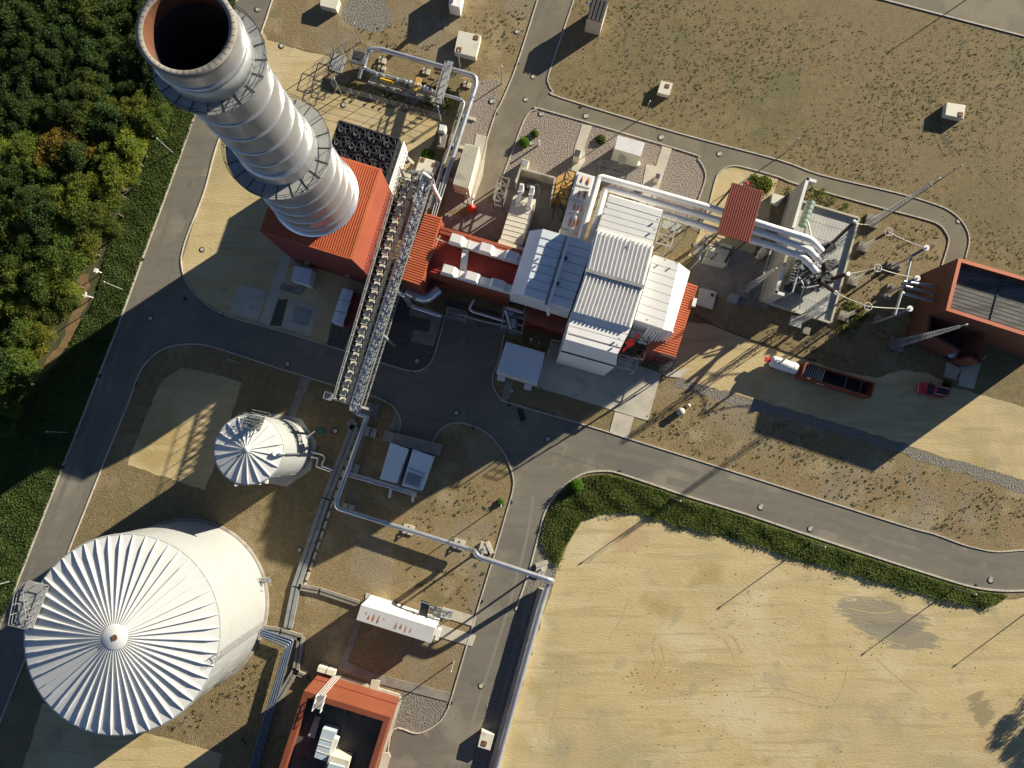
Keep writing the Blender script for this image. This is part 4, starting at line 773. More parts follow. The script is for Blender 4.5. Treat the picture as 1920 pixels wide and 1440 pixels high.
cluster('pump_skid', 'small grey pump set standing inside the concrete basin', 'pump', 993, 352, 0, [('base', 'dark', lambda m, c: m.obox(c + vx(0, 0, .3), (1, .2, 0), 1.6, .8, .4)), ('motor', 'dull', lambda m, c: m.tube([c + vx(-.5, -.1, .9), c + vx(.5, .1, .9)], .35, 12)), ('pipe', 'dull', lambda m, c: m.tube(bend([c + vx(.6, .1, .9), c + vx(1.4, .2, .9), c + vx(1.6, -1.2, .9), c + vx(1.6, -1.2, .1)]), .12, 8))], 'dull')
# small concrete boxes N of basin
def cabinet(u, v, wpx, z, m, label, name='cabinet', cat='cabinet', ang=-16, top='dark', asp=1.0):
    p = P(u, v, z); wd = prad(u, v, z, wpx); t = thing(name, label, cat, (p.x, p.y, 0)); ax = (math.cos(R(ang)), math.sin(R(ang)), 0)
    mb = MB(); mb.obox((p.x, p.y, z / 2), ax, wd * asp, wd, z); mb.build('body', m, t); mb = MB(); mb.obox((p.x, p.y, z + .03), ax, wd * asp * .8, wd * .8, .06); mb.build('lid', top, t)
    return t
cabinet(984, 306, 14, 1.2, 'cream', 'grey topped square pit box at the north edge of the basin', top='dull')
cabinet(1083, 287, 15, 2.0, 'cream', 'cream cabinet with dark hatch on the west concrete path', asp=.8, top='dark')
cabinet(1234, 330, 11, 1.8, 'cream', 'cream cabinet with dark hatch on the east concrete path', asp=.8, top='dark')
# ---- rusty white duct row
rd = thing('exhaust_duct', 'white box duct with orange rust streaks on its four lids', 'duct', P(1090,385,0))
qd = quad([(1082,321),(1116,331),(1083,450),(1048,441)], 7.5); mb = MB(); mb.prism(qd, 1.0); mb.build('duct_body', 'white', rd)
for a, b in ((0.03, 0.20), (0.24, 0.41), (0.46, 0.61), (0.66, 0.86)):
    up = Vector((0, 0, .22)); l0 = qd[0].lerp(qd[1], .12); l1 = qd[3].lerp(qd[2], .12); r0 = qd[0].lerp(qd[1], .9); r1 = qd[3].lerp(qd[2], .9)
    cs = [l0.lerp(l1, a), r0.lerp(r1, a), r0.lerp(r1, b), l0.lerp(l1, b)]; mb = MB(); mb.prism([c + up for c in cs], 7.4); mb.cur = 1
    for f in (random.uniform(.28, .42), random.uniform(.6, .75), random.uniform(.78, .86)):
        s_, e_ = cs[0].lerp(cs[1], f), cs[3].lerp(cs[2], f); mb.tube([s_.lerp(e_, .12) + up * 1.0, s_.lerp(e_, .5) + up * 1.0, s_.lerp(e_, random.uniform(.75, .95)) + up * 1.0], [.02, .16, .05], 6)
    mb.build('lid', ['white', 'rust'], rd)
mb = MB(); mb.bar(P(1048,436,7.8), P(1080,447,7.8), 1.0, .5); mb.build('flange', 'cream', rd)
# ---- yellow tinted cover + lattice frame beside it
yb = thing('steel_stair_tower', 'dark steel frame with ochre sheets between basin and rusty duct', 'frame', P(1062,350,0))
mb = MB(); mb.prism(quad([(1046,330),(1062,325),(1050,378),(1035,374)], 2.2), 0.2); mb.prism(quad([(1064,318),(1078,322),(1064,385),(1050,380)], 3.4), 3.2); mb.build('cover', 'yellowbox', yb)
mb = MB(); f0 = [P(1062,318,6), P(1080,323,6), P(1058,392,6), P(1040,386,6)]; f1 = [Vector((p.x, p.y, 0.1)) for p in f0]
for i in range(4): mb.bar(f0[i], f0[(i + 1) % 4], .14); mb.bar(f1[i], f0[i], .14)
for k in range(5):
    a, b = f0[0].lerp(f0[3], k / 4), f0[1].lerp(f0[2], k / 4); mb.bar(a, b, .1)
    if k < 4: mb.bar(a, f0[1].lerp(f0[2], (k + 1) / 4), .08)
    mb.bar(a, Vector((b.x, b.y, .2)), .08)
mb.build('frame', 'dark', yb)
# steel frames north of the hall
def frame(label, pts, z, n, m='dark', name='framework', r=.13):
    q = quad(pts, z); t = thing(name, label, 'framework', cen(q)); mb = MB(); f1 = [Vector((p.x, p.y, 0.05)) for p in q]
    for i in range(4): mb.bar(q[i], q[(i + 1) % 4], r); mb.bar(f1[i], q[i], r); mb.bar(f1[i].lerp(q[i], .5), f1[(i + 1) % 4].lerp(q[(i + 1) % 4], .5), r * .7)
    mb.build('leg_frame', m, t); mb = MB()
    for k in range(n + 1):
        a, b = q[0].lerp(q[3], k / n), q[1].lerp(q[2], k / n); mb.bar(a, b, r * .7)
        if k < n: mb.bar(a, q[1].lerp(q[2], (k + 1) / n), r * .6)
    mb.build('bracing', m, t); return t
frame('open dark steel truss over the transformer bay south of the small white hut', [(1126,300),(1180,315),(1172,338),(1120,325)], 4.5, 3)
frame('steel frame under the red canopy west side', [(1330,442),(1355,448),(1345,475),(1318,467)], 5.5, 3)
frame('steel access frame with grey gratings beside the flat north roof', [(1243,402),(1272,410),(1258,462),(1230,455)], 9, 3, 'dull')
frame('grey steel frame next to the east roof at the red hoist', [(1190,600),(1222,610),(1206,675),(1168,664)], 9.5, 4)
frame('low steel frame at the south foot of the hall', [(1164,665),(1198,675),(1190,695),(1158,688)], 6.5, 4, 'dull', r=.18)
frame('steel frame with ladders at the south-east corner of the ribbed red annex', [(1232,660),(1268,671),(1262,690),(1226,680)], 5.0, 4, 'dark')
frame('tall thin frame left of the intake duct', [(935,330),(955,336),(942,380),(925,374)], 4.0, 3, 'concdark', r=.2)
frame('steel pipe support frame beside the hall corner', [(945,575),(985,586),(978,625),(940,612)], 5.0, 3, 'dull', r=.12)
frame('low frame under the annex ducts by the yard wall', [(838,575),(875,585),(872,600),(836,592)], 3.0, 2, 'dull', r=.1)
# white platform by R1
mb = MB(); q = quad([(1245,412),(1280,422),(1275,436),(1240,426)], 5.0); mb.prism(q, 4.8); solo('grating_panel', 'pale grey grid panel beside the north roof block', 'panel', mb, 'grating', cen(q))
# ---- east ribbed red annex
ea = thing('east_annex', 'narrow red ribbed roof annex along the east side of the hall', 'building', cen(quad([(1288,530),(1307,538),(1265,671),(1216,656)], 8)))
qe = quad([(1288,530),(1308,537),(1266,671),(1212,655)], 8.0); mb = MB(); mb.prism(qe, 0); mb.build('wall', 'darkred', ea)
mb = MB(); ribroof(mb, [p + Vector((0, 0, .02)) for p in qe], 30, 0.16, 0.07, 0.12, 1); mb.build('roof', 'orangeroof', ea)
mb = MB(); mb.bar(P(1303,560,8), P(1299,575,8), .5, .8); mb.build('wall_lamp', 'white', ea)
# ---- red hoist
hz = 11; p = P(1181,643,hz); ho = thing('jib_hoist', 'bright red square hoist with jib arm beside the hall', 'hoist', (p.x, p.y, 0))
mb = MB(); mb.obox(p, (1, .65, 0), .95, .95, .5); mb.build('hoist_body', 'hoist', ho)
mb = MB(); mb.bar(P(1168,659,hz), P(1199,626,hz), .2, .25); mb.bar(P(1192,628,hz), P(1200,634,hz), .12); mb.bar(p, Vector((p.x, p.y, 0)), .25); mb.build('arm', 'hoist', ho)
# ---- south-west shed
sh = thing('service_shed', 'flat blue grey ribbed roof shed at the yard corner', 'shed', cen(quad([(948,640),(1022,662),(1008,720),(932,697)], 4)))
qs = quad([(949,641),(1022,662),(1008,721),(931,697)], 4.0); mb = MB(); mb.prism(qs, 0); mb.build('wall', 'cream', sh)
mb = MB(); ribroof(mb, [p + Vector((0, 0, .02)) for p in qs], 7, 0.16, 0.08, 0.15, 0); mb.build('roof', 'bluegrey', sh)
for u, v in ((940,708), (990,725)): mb = MB(); p = P(u, v, 1.4); mb.obox((p.x, p.y, .75), (1, -.28, 0), 1.15, .8, 1.3); mb.build('condenser', 'white', sh)
mb = MB(); rail(mb, [P(1029,660,0), P(1009,728,0)], 2.2, .05, 1.8); solo('gate', 'pale steel gate rail beside the blue grey shed', 'gate', mb, 'cream', P(1029,660,0))
mb = MB(); rail(mb, [P(1033,641,0), P(1052,645,0)], 2.2, .05, 1.8); mb.bar(P(1033,641,1), P(1028,660,1), .08); solo('fence', 'short pale fence north of the gate rail', 'fence', mb, 'cream', P(1033,641,0))
for u, v, k in ((993,645,0), (1008,652,1)): 
    mb = MB(); a = P(u, v, 0); mb.tube([a, a + Vector((0, 0, 6.0))], .07, 6); solo('post', ['western', 'eastern'][k] + ' of two thin steel posts behind the blue grey shed', 'post', mb, 'dull', a)
# ---- small hut north
hn = thing('hut', 'white ribbed roof hut beside the inner road', 'hut', P(1178,285,0))
qh = quad([(1158,255),(1209,269),(1201,294),(1152,280)], 4.0); mb = MB(); mb.prism(qh, 0); mb.build('wall', 'cream', hn)
mb = MB(); ribroof(mb, [p + Vector((0, 0, .02)) for p in qh], 9, .2, .09, .12, 1); mb.build('roof', 'whiteroof', hn)
mb = MB(); mb.bar(P(1169,285,3.2), P(1166,305,1.2), 1.0, .6); mb.build('duct', 'dull', hn)
mb = MB(); a = P(1197,306,.9); mb.tube([a - Vector((0, 0, .8)), a], .35, 12); solo('bollard', 'white round bollard at the hut corner', 'bollard', mb, 'white', a * Vector((1, 1, 0)) if False else (a.x, a.y, 0))
# ---- white ribbed container
ct_ = thing('container', 'cream ribbed container standing along the upper road', 'container', P(875,310,0))
q = quad([(872,270),(899,276),(879,355),(849,345)], 3.4); mb = MB(); mb.prism(q, 0.1); mb.build('body', 'cream', ct_)
mb = MB(); ribroof(mb, [p + Vector((0, 0, .01)) for p in q], 10, .12, .12, .1, 0); mb.build('roof', 'cream', ct_)
# ---- dark roofed hut at top
th = thing('shelter', 'dark roofed narrow hut with grey gable by the top of the upper road', 'hut', P(1118,40,0))
q = quad([(1111,-2),(1141,3),(1129,43),(1100,35)], 3.4); mb = MB(); mb.prism(q, 0); mb.build('wall', 'concrete', th)
mb = MB(); ribroof(mb, [p + Vector((0, 0, .01)) for p in q], 4, .3, .1, .12, 0); mb.build('roof', 'membrane', th)
mb = MB(); mb.obox(P(1106,8,2.8), (1, .3, 0), .5, .5, .6); mb.build('wall_lamp', 'white', th)
# ---- dry cooler
dc = thing('dry_cooler', 'bank of twelve black fans in a steel frame behind the stack building', 'cooler', P(690,300,0))
z = 6.5; A, B, D_ = P(637,227,z), P(749,261,z), P(604,325,z); Ec = B + (D_ - A)
mb = MB(); mb.prism([A, B, Ec, D_], 3.2); mb.build('casing', 'black', dc)
mb = MB()
for i in range(5): mb.bar(A.lerp(B, i / 4) + Vector((0, 0, .05)), D_.lerp(Ec, i / 4) + Vector((0, 0, .05)), .32, .16)
for j in range(5): mb.bar(A.lerp(D_, j / 4) + Vector((0, 0, .12)), B.lerp(Ec, j / 4) + Vector((0, 0, .12)), .22, .12)
for k in range(9):
    for pp_ in (B.lerp(Ec, k / 8), A.lerp(D_, k / 8)): mb.bar(Vector((pp_.x, pp_.y, 0)), pp_, .14)
mb.build('frame', 'dark', dc)
for i in range(4):
    for j in range(4):
        c = A.lerp(B, (i + .5) / 4); c = c + (D_ - A) * ((j + .5) / 4); f = MB(); f.lathe((c.x, c.y), [(.88, z), (.92, z + .32), (.84, z + .32), (.8, z)], 20)
        ff = f.build('fan', 'black', dc); f = MB()
        for k in range(5): a = k * 1.257 + i; d = Vector((math.cos(a), math.sin(a), .25)); f.obox(Vector((c.x, c.y, z + .18)) + d * .42, d, .75, .2, .03)
        f.cyl((c.x, c.y), .15, z + .1, z + .32, 10); f.build('blade', 'fan', ff)
mb = MB()
for zz in (5.6, 4.6, 3.6, 2.2): mb.tube([Vector((B.x + .5, B.y, zz)), Vector((Ec.x + .5, Ec.y, zz))], .16, 8)
for k in range(12): p = B.lerp(Ec, (k + .5) / 12); mb.tube([Vector((p.x + .5, p.y, 5.6)), Vector((p.x + .5, p.y, .8))], .09, 6); mb.obox((p.x + .55, p.y, 2.8), (0, 1, 0), .5, .25, .35)
mb.build('header_pipes', 'white', dc)
mb = MB(); p = P(765,296,1.0); mb.bar(p, p + Vector((.9, -.9, 0)), .4, .1); solo('step', 'small pale step plate east of the black fan bank', 'step', mb, 'cream', (p.x, p.y, 0))
# ---- tanks
def tank(name, label, u, v, zt, rpx, z0u, apex_h, n, m, nplates, rib_h, hub, labelled=True):
    c = P(u, v, zt); r_ = prad(u, v, zt, rpx); t = thing(name, label, 'tank', (c.x, c.y, 0)); mb = MB()
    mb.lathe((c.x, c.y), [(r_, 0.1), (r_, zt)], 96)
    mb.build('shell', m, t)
    mb = MB()
    for k in range(1, nplates): zz = zt * k / nplates; mb.lathe((c.x, c.y), [(r_ + .005, zz - .03), (r_ + .03, zz), (r_ + .005, zz + .03)], 96)
    for k in range(nplates):
        for j in range(14): a = 2 * math.pi * (j + .5 * (k % 2)) / 14; d_ = Vector((math.cos(a), math.sin(a), 0)) * (r_ + .01) + Vector((c.x, c.y, 0)); mb.bar(d_ + Vector((0, 0, zt * k / nplates)), d_ + Vector((0, 0, zt * (k + 1) / nplates)), .03)
    mb.lathe((c.x, c.y), [(r_ + .0, zt - .25), (r_ + .12, zt - .22), (r_ + .12, zt + .02), (r_ - .1, zt + .02)], 96); mb.build('band', m, t)
    mb = MB(); mb.lathe((c.x, c.y), [(r_ + .02, zt), (.05, zt + apex_h)], 96); rf = mb.build('roof', 'tankroof', t)
    mb = MB()
    for k in range(n):
        a = 2 * math.pi * (k + .5) / n; d = Vector((math.cos(a), math.sin(a), 0)); b0 = Vector((c.x, c.y, 0)); s1 = b0 + d * (hub * .9) + Vector((0, 0, zt + apex_h * (1 - hub * .9 / r_))); s2 = b0 + d * (r_ - .02) + Vector((0, 0, zt + .02)); s3 = s2; s2 = s1.lerp(s3, .86)
        up = (s1 - s2).cross(Vector((-d.y, d.x, 0))); up = up if up.z > 0 else -up; up.normalize()
        wi = .04; sd = Vector((-d.y, d.x, 0)); h1, h2 = rib_h * .55, rib_h
        vs = [s1 - sd * wi, s1 + sd * wi, s1 + sd * wi + up * h1, s1 - sd * wi + up * h1, s2 - sd * wi * 1.4, s2 + sd * wi * 1.4, s2 + sd * wi * 1.4 + up * h2, s2 - sd * wi * 1.4 + up * h2]
        mb.add(vs, [(0, 3, 2, 1), (3, 7, 6, 2), (0, 4, 7, 3), (1, 2, 6, 5)])
        mb.add([s2 - sd * wi * 1.4, s2 + sd * wi * 1.4, s2 + sd * wi * 1.4 + up * h2, s2 - sd * wi * 1.4 + up * h2, s3 - sd * wi, s3 + sd * wi, s3 + sd * wi + up * .07, s3 - sd * wi + up * .07], [(4, 5, 6, 7), (3, 7, 6, 2), (0, 4, 7, 3), (1, 2, 6, 5)])
    mb.build('roof_ribs', 'tankroof', t)
    mb = MB(); za = zt + apex_h * (1 - hub / r_); mb.lathe((c.x, c.y), [(hub, za - .05), (hub, za + rib_h * .6), (hub * .95, za + rib_h * .6 + .04), (.02, za + rib_h * .6 + .12)], 40); mb.build('hub', 'white', t)
    return t, c, r_
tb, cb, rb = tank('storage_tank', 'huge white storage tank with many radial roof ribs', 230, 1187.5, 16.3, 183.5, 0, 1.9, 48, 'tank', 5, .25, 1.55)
mb = MB(); pts = [(cb.x + .35 * math.cos(a) * random.uniform(.8, 1.2) + .1, cb.y + .35 * math.sin(a) * random.uniform(.8, 1.2), 18.30) for a in np.linspace(0, 6.28, 14)[:-1]]; mb.prism(pts, 18.0); mb.build('vent', 'hatch', tb)
mb = MB(); q = [P(38,1112,17), P(52,1088,17), P(92,1098,17), P(62,1176,17), P(27,1168,17)]; mb.prism(q, 16.9); pf = mb.build('platform', 'grating', tb)
mb = MB(); rail(mb, q + [q[0]], 1.1, .035, 1.0); rail(mb, [q[1].lerp(q[3], .2), q[1].lerp(q[3], .8)], 1.1, .035, 1.0); mb.build('railing', 'dull', pf)
def vladder(mb, base, d, z0, z1, cage=True):
    n_ = Vector((-d.y, d.x, 0))
    for s_ in (-.25, .25): mb.bar(base + n_ * s_ + Vector((0, 0, z0)), base + n_ * s_ + Vector((0, 0, z1 + 1)), .06)
    for z in np.arange(z0, z1, .4): mb.bar(base + n_ * -.25 + Vector((0, 0, z)), base + n_ * .25 + Vector((0, 0, z)), .04)
    if cage:
        for z in np.arange(z0 + 2.2, z1 + 1, .9):
            ring = [base + n_ * (.35 * math.cos(a)) + d * (.75 * math.sin(a)) + Vector((0, 0, z)) for a in np.linspace(0, math.pi, 7)]
            for a, b in zip(ring, ring[1:]): mb.bar(a, b, .05)
        for a in np.linspace(.3, math.pi - .3, 4): o_ = n_ * (.35 * math.cos(a)) + d * (.75 * math.sin(a)); mb.bar(base + o_ + Vector((0, 0, z0 + 2.2)), base + o_ + Vector((0, 0, z1 + 1)), .04)
p = P(409,1225,16.3); d = Vector((p.x - cb.x, p.y - cb.y, 0)).normalized(); mb = MB(); vladder(mb, Vector((cb.x, cb.y, 0)) + d * (rb + .15), d, 0.3, 16.3); mb.build('ladder', 'dull', tb)
mb = MB(); p = P(497,1088,1.2); mb.obox(p, (1, .2, 0), 1.5, .8, .1); rail(mb, [p + Vector((-.7, .4, 0)), p + Vector((1, .4, 0)), p + Vector((1, -.6, 0))], 1, .03, .8); mb.tube([p + Vector((-1, 0, .3)), p + Vector((.6, 0, .3))], .12, 8); mb.build('manway', 'dull', tb)
mb = MB(); mb.lathe((cb.x, cb.y), [(rb + .5, .0), (rb + .5, .18), (rb, .18)], 64); mb.build('footing', 'concdark', tb)
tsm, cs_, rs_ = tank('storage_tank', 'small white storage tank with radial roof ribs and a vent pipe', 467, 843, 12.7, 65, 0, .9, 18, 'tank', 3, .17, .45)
mb = MB(); pts = [(cs_.x + 5.6 * math.cos(a), cs_.y + 5.6 * math.sin(a), .12) for a in np.arange(.2, 6.28, math.pi / 4)]; mb.prism(pts, 0); mb.build('footing', 'concrete', tsm)
mb = MB(); q = [P(463,774,13.2), P(497,783,13.2), P(488,806,13.2), P(458,799,13.2)]; mb.prism(q, 13.1); pf = mb.build('platform', 'grating', tsm)
mb = MB(); rail(mb, q + [q[0]], 1.1, .03, .7); rail(mb, [P(478,769,13.2), P(511,776,13.2), P(509,781,13.2), P(476,774,13.2)], 1.0, .03, .6); mb.build('railing', 'dull', pf)
mb = MB(); mb.tube([P(477,794,13.2), P(477,794,14.3)], .38, 14); mb.build('vent', 'dark', tsm)
mb = MB(); a = P(521,851,13.4); mb.tube(bend([a + Vector((-.2, -.1, -1.0)), a, Vector((cs_.x + rs_ + .25, a.y, 12.9)), Vector((cs_.x + rs_ + .25, a.y, .6))], .3), .13, 8); mb.build('fill_pipe', 'silver', tsm)
mb = MB(); mb.tube([P(516,850,12.9), P(516,850,13.3)], .35, 12); mb.build('nozzle', 'white', tsm)
mb = MB()
for u, v in ((443,908), (487,905), (500,903)): p = P(u, v, 12.5); mb.obox(p, (1, 0, 0), .35, .5, .3)
mb.build('roof_lug', 'white', tsm)
mb = MB(); p = P(583,815,1.5); mb.tube([p + Vector((-1, -.6, 0)), p + Vector((.6, .5, 0))], .12, 8); mb.tube([p + Vector((-1, -.9, -.5)), p + Vector((.2, .2, -.5))], .12, 8); mb.build('drain_pipe', 'dull', tsm)
# ================================================================== PIPES
def pipe(name, label, pts, r, m='silver', joint=3.0, bendr=1.0, cat='pipe', group=None, supports=0, jm=None, padm='concrete'):
    """pts: (u, v, z)"""
    q = [P(*p) for p in pts]; t = thing(name, label, cat, (q[0].x, q[0].y, 0), group); path = bend(q, bendr, 5)
    mb = MB(); mb.tube(path, r, 16)
    if joint:
        acc = 0
        for a, b in zip(path, path[1:]):
            L = (b - a).length; s_ = joint - acc
            while s_ < L: p = a.lerp(b, s_ / L); d = (b - a).normalized(); mb.tube([p - d * .05, p + d * .05], r + .025, 16); s_ += joint
            acc = (acc + L) % joint
    mb.build('pipe_run', m, t)
    return t, q
def support(label, u, v, z, wd=1.6, dp=1.0, ang=-16, group=None, m='concrete', r=.14):
    p = P(u, v, z); t = thing('pipe_support', label, 'support', (p.x, p.y, 0), group); ax = Vector((math.cos(R(ang)), math.sin(R(ang)), 0)); sd = Vector((-ax.y, ax.x, 0))
    mb = MB(); mb.obox((p.x, p.y, .1), ax, wd, dp, .25); mb.build('plinth', m, t)
    mb = MB()
    for s_ in (-1, 1): mb.bar(Vector((p.x, p.y, .2)) + sd * s_ * .45, p + sd * s_ * .45 - Vector((0, 0, .3)), r)
    mb.bar(p - sd * .6 - Vector((0, 0, .35)), p + sd * .6 - Vector((0, 0, .35)), r); mb.build('post', 'dark', t)
# gas station loop
pipe('pipeline', 'outer silver pipe loop around the gas station running south to the pipe bridge', [(680,130,1.0),(688,104,1.4),(694,92,1.8),(712,92,1.6),(891,143,1.4),(893,158,1.3),(848,297,1.2),(820,385,1.2)], .40, bendr=1.2)
pipe('pipeline', 'inner thinner silver pipe running south beside the outer loop', [(795,168,1.0),(862,186,1.2),(870,192,1.2),(868,204,1.2),(830,312,1.2),(806,392,1.2)], .27, bendr=.8)
pipe('pipeline', 'silver metering pipe with flared end along the gas station skid', [(673,147,.9),(678,131,1.3),(683,127,1.3),(700,136,1.0),(740,147,1.0),(800,166,1.0)], .27, bendr=.4, joint=1.2)
gs = thing('gas_station_skid', 'gas regulating skid with yellow pipe and valves between the two pipe runs', 'skid', P(750,165,0))
mb = MB(); mb.prism(quad([(697,142),(822,178),(812,196),(688,156)], .15), 0); mb.build('base', 'concrete', gs)
mb = MB()
for k in range(26): a = P(702,150,.45).lerp(P(800,180,.45), k / 25); mb.bar(a, a + Vector((-.25, -1.05, 0)), .07)
mb.bar(P(702,149,.45), P(812,182,.45), .1); mb.bar(P(698,158,.45), P(806,190,.45), .1); mb.build('grating', 'cream', gs)
mb = MB(); mb.tube([P(713,148,1.2), P(737,155,1.2)], .22, 10); mb.build('yellow_pipe', 'yellow', gs)
for u, v in ((705,140),(718,144),(744,150),(760,154),(772,158),(786,163),(798,167),(808,171)):
    mb = MB(); p = P(u, v, 1.0); mb.tube([p - Vector((.25, -.08, 0)), p + Vector((.25, -.08, 0))], .42, 10); mb.tube([p, p + Vector((0, 0, .9))], .08, 6); mb.cyl((p.x, p.y), .22, p.z + .85, p.z + .92, 10); mb.build('valve', random.choice(['dull', 'silver', 'white']), gs)
mb = MB(); p = P(783,158,1.6); mb.obox(p, (.2, 1, 0), 2.2, .9, .25); mb.build('cover_plate', 'yellowbox', gs)
mb = MB(); mb.prism(quad([(763,176),(800,188),(791,200),(760,190)], .2), 0); solo('slab', 'grey concrete slab south of the gas skid', 'slab', mb, 'concdark', P(780,188,0))
mb = MB(); mb.prism(quad([(814,190),(836,196),(832,215),(811,209)], .2), 0); solo('slab', 'second grey slab under the lamp south of the footbridge', 'slab', mb, 'concdark', P(824,202,0))
fb = thing('footbridge', 'grey grating footbridge crossing over the gas station pipes', 'bridge', P(828,155,0))
q = quad([(836,122),(848,125),(831,186),(817,182)], 2.6); mb = MB(); mb.prism(q, 2.5); mb.build('deck', 'grating', fb)
mb = MB(); rail(mb, [q[0], q[3]], 1.1, .05, 1.2); rail(mb, [q[1], q[2]], 1.1, .05, 1.2)
for a in q: mb.bar(Vector((a.x, a.y, 0)), a, .12)
mb.build('railing', 'dull', fb)
for e0, e1, g0, g1 in ((q[0], q[1], P(840,112,0), P(851,115,0)), (q[3], q[2], P(814,196,0), P(826,199,0))):
    mb = MB()
    for k in range(8): a, b = e0.lerp(g0, k / 7), e1.lerp(g1, k / 7); mb.bar(a, b, .25, .05)
    mb.build('steps', 'dull', fb)
q = quad([(617,147),(625,100),(652,108),(640,153)], 1.6); pl = thing('mesh_enclosure', 'square steel mesh enclosure at the west end of the gas station', 'enclosure', cen(q)); mb = MB(); mb.prism(quad([(617,130),(627,99),(650,106),(640,137)], .1), 0); mb.build('base', 'grating', pl); mb = MB(); rail(mb, quad([(617,130),(627,99),(650,106),(640,137),(617,130)], 0), 1.8, .03, 1.0); mb.build('mesh', 'dull', pl)
q = quad([(663,94),(690,100),(682,124),(658,118)], 1.9); pl = thing('platform', 'dark steel platform at the west bend of the outer pipe loop', 'platform', cen(q)); mb = MB(); mb.prism(q, 1.8); mb.build('deck', 'dark', pl); mb = MB(); rail(mb, q + [q[0]], 1, .03, 1.0)
for a in q: mb.bar(Vector((a.x, a.y, 0)), a, .1)
mb.build('railing', 'dull', pl)
for k, (u, v) in enumerate([(715,108),(798,129),(845,124),(875,154),(714,124)]): support(['western', 'middle', 'third', 'corner', 'inner west'][k] + ' support plinth under the outer gas pipe', u, v, .9, 1.2, .9)
for k, (u, v) in enumerate([(882,215),(864,270),(840,330)]): support(['northern', 'middle', 'southern'][k] + ' sleeper under the two parallel pipes', u - 6, v, 1.0, 2.6, .5)
fe = thing('mesh_fence', 'thin wire mesh fence around the gas station', 'fence', P(730,200,0))
fp = [(655,76),(626,168),(733,198),(828,226),(850,150),(900,158)]
mb = MB(); q = PX(fp)
for a, b in zip(q[:4], q[1:4]):
    n = int((b - a).length / 2.6)
    for i in range(n + 1): mb = MB(); p = a.lerp(b, i / n); mb.bar(p, p + Vector((0, 0, 2.0)), .06); mb.build('post', 'dull', fe)
mb = MB()
for a, b in zip(q[:4], q[1:4]):
    for h_ in (.15, .6, 1.05, 1.5, 1.95): mb.bar(a + Vector((0, 0, h_)), b + Vector((0, 0, h_)), .02)
    n = int((b - a).length / .35)
    for i in range(n): p = a.lerp(b, i / n); mb.bar(p, p + Vector((0, 0, 1.95)), .012)
mb.build('mesh', 'dull', fe)
cabinet(829, 240, 13, 2.2, 'roofgrey', 'pale grey cabinet at the south-east corner of the gas station fence', top='roofgrey', ang=-14)
mb = MB(); p = P(829,265,1.0); mb.obox(p, (1, -.2, 0), 1.2, 2.2, .9); mb.tube([p + Vector((-.3, -.6, .5)), p + Vector((-.3, .8, .5))], .2, 8); solo('gas_unit', 'small grey pipe unit in the shade below the pale cabinet', 'unit', mb, 'concdark', (p.x, p.y, 0))
# red pump at container
hy = thing('fire_monitor', 'red fire water monitor with white pipe south of the cream container', 'hydrant', P(884,386,0))
p = P(884,388,1.4); mb = MB(); mb.lathe((p.x, p.y), [(.1, .2), (.6, .3), (.65, 1.0), (.45, 1.5), (.1, 1.7)], 14); mb.tube([p + Vector((-.7, 0, -.4)), p + Vector((.7, 0, -.4))], .28, 8); mb.build('body', 'hoist', hy)
mb = MB(); mb.tube([p, p + Vector((.25, 1.9, .3))], .16, 8); mb.build('nozzle', 'white', hy)
# ---- transformer bus ducts
for k, (pts, lab) in enumerate([
  ([(1088,449,9),(1123,331,9),(1340,392,9),(1440,424,9),(1521,449,8.8),(1540,470,7.0)], 'outermost northern white bus duct from the hall to the transformer'),
  ([(1106,454,8.5),(1136,352,8.5),(1340,411,8.5),(1440,441,8.5),(1516,467,8.3),(1535,488,6.5)], 'middle white bus duct from the hall to the transformer'),
  ([(1225,396,8),(1340,431,8),(1440,459,8),(1508,483,7.8),(1530,509,6.0)], 'innermost southern white bus duct passing over the fire wall')]):
    pipe('bus_duct', lab, pts, .47, 'white', 2.6, .7, cat='duct')
mb = MB()
for u, v in ((1213,375),(1213,395)): pass
sp = thing('duct_frame', 'steel trestle carrying the three white bus ducts near the fire wall', 'frame', P(1470,450,0))
for u, v, z in ((1229,356,7.5),(1296,395,7.5),(1325,440,7),(1445,470,7),(1500,500,6.5)):
    mb = MB(); a = P(u, v, z); b = P(u - 14, v + 48, z); mb.bar(a, b, .2); mb.bar(Vector((a.x, a.y, 0)), a, .16); mb.bar(Vector((b.x, b.y, 0)), b, .16); mb.build('trestle', 'dull', sp)
cn = thing('canopy', 'red corrugated canopy roof above the white bus ducts', 'canopy', P(1388,400,0)); q = quad([(1372,343),(1432,359),(1404,456),(1344,439)], 10.2); mb = MB(); ribroof(mb, q, 14, .18, .07, .15, 0); mb.build('roof', 'canopy', cn)
for a in [q[0].lerp(q[2], .06), q[1].lerp(q[3], .06), q[2].lerp(q[0], .06), q[3].lerp(q[1], .06)]: mb = MB(); mb.bar(Vector((a.x, a.y, 0)), a, .22); mb.build('post', 'dark', cn)
mb = MB(); mb.bar(P(1402,347,10.2), P(1401,341,10.2), .3, .5); mb.build('bracket', 'hoist', cn)
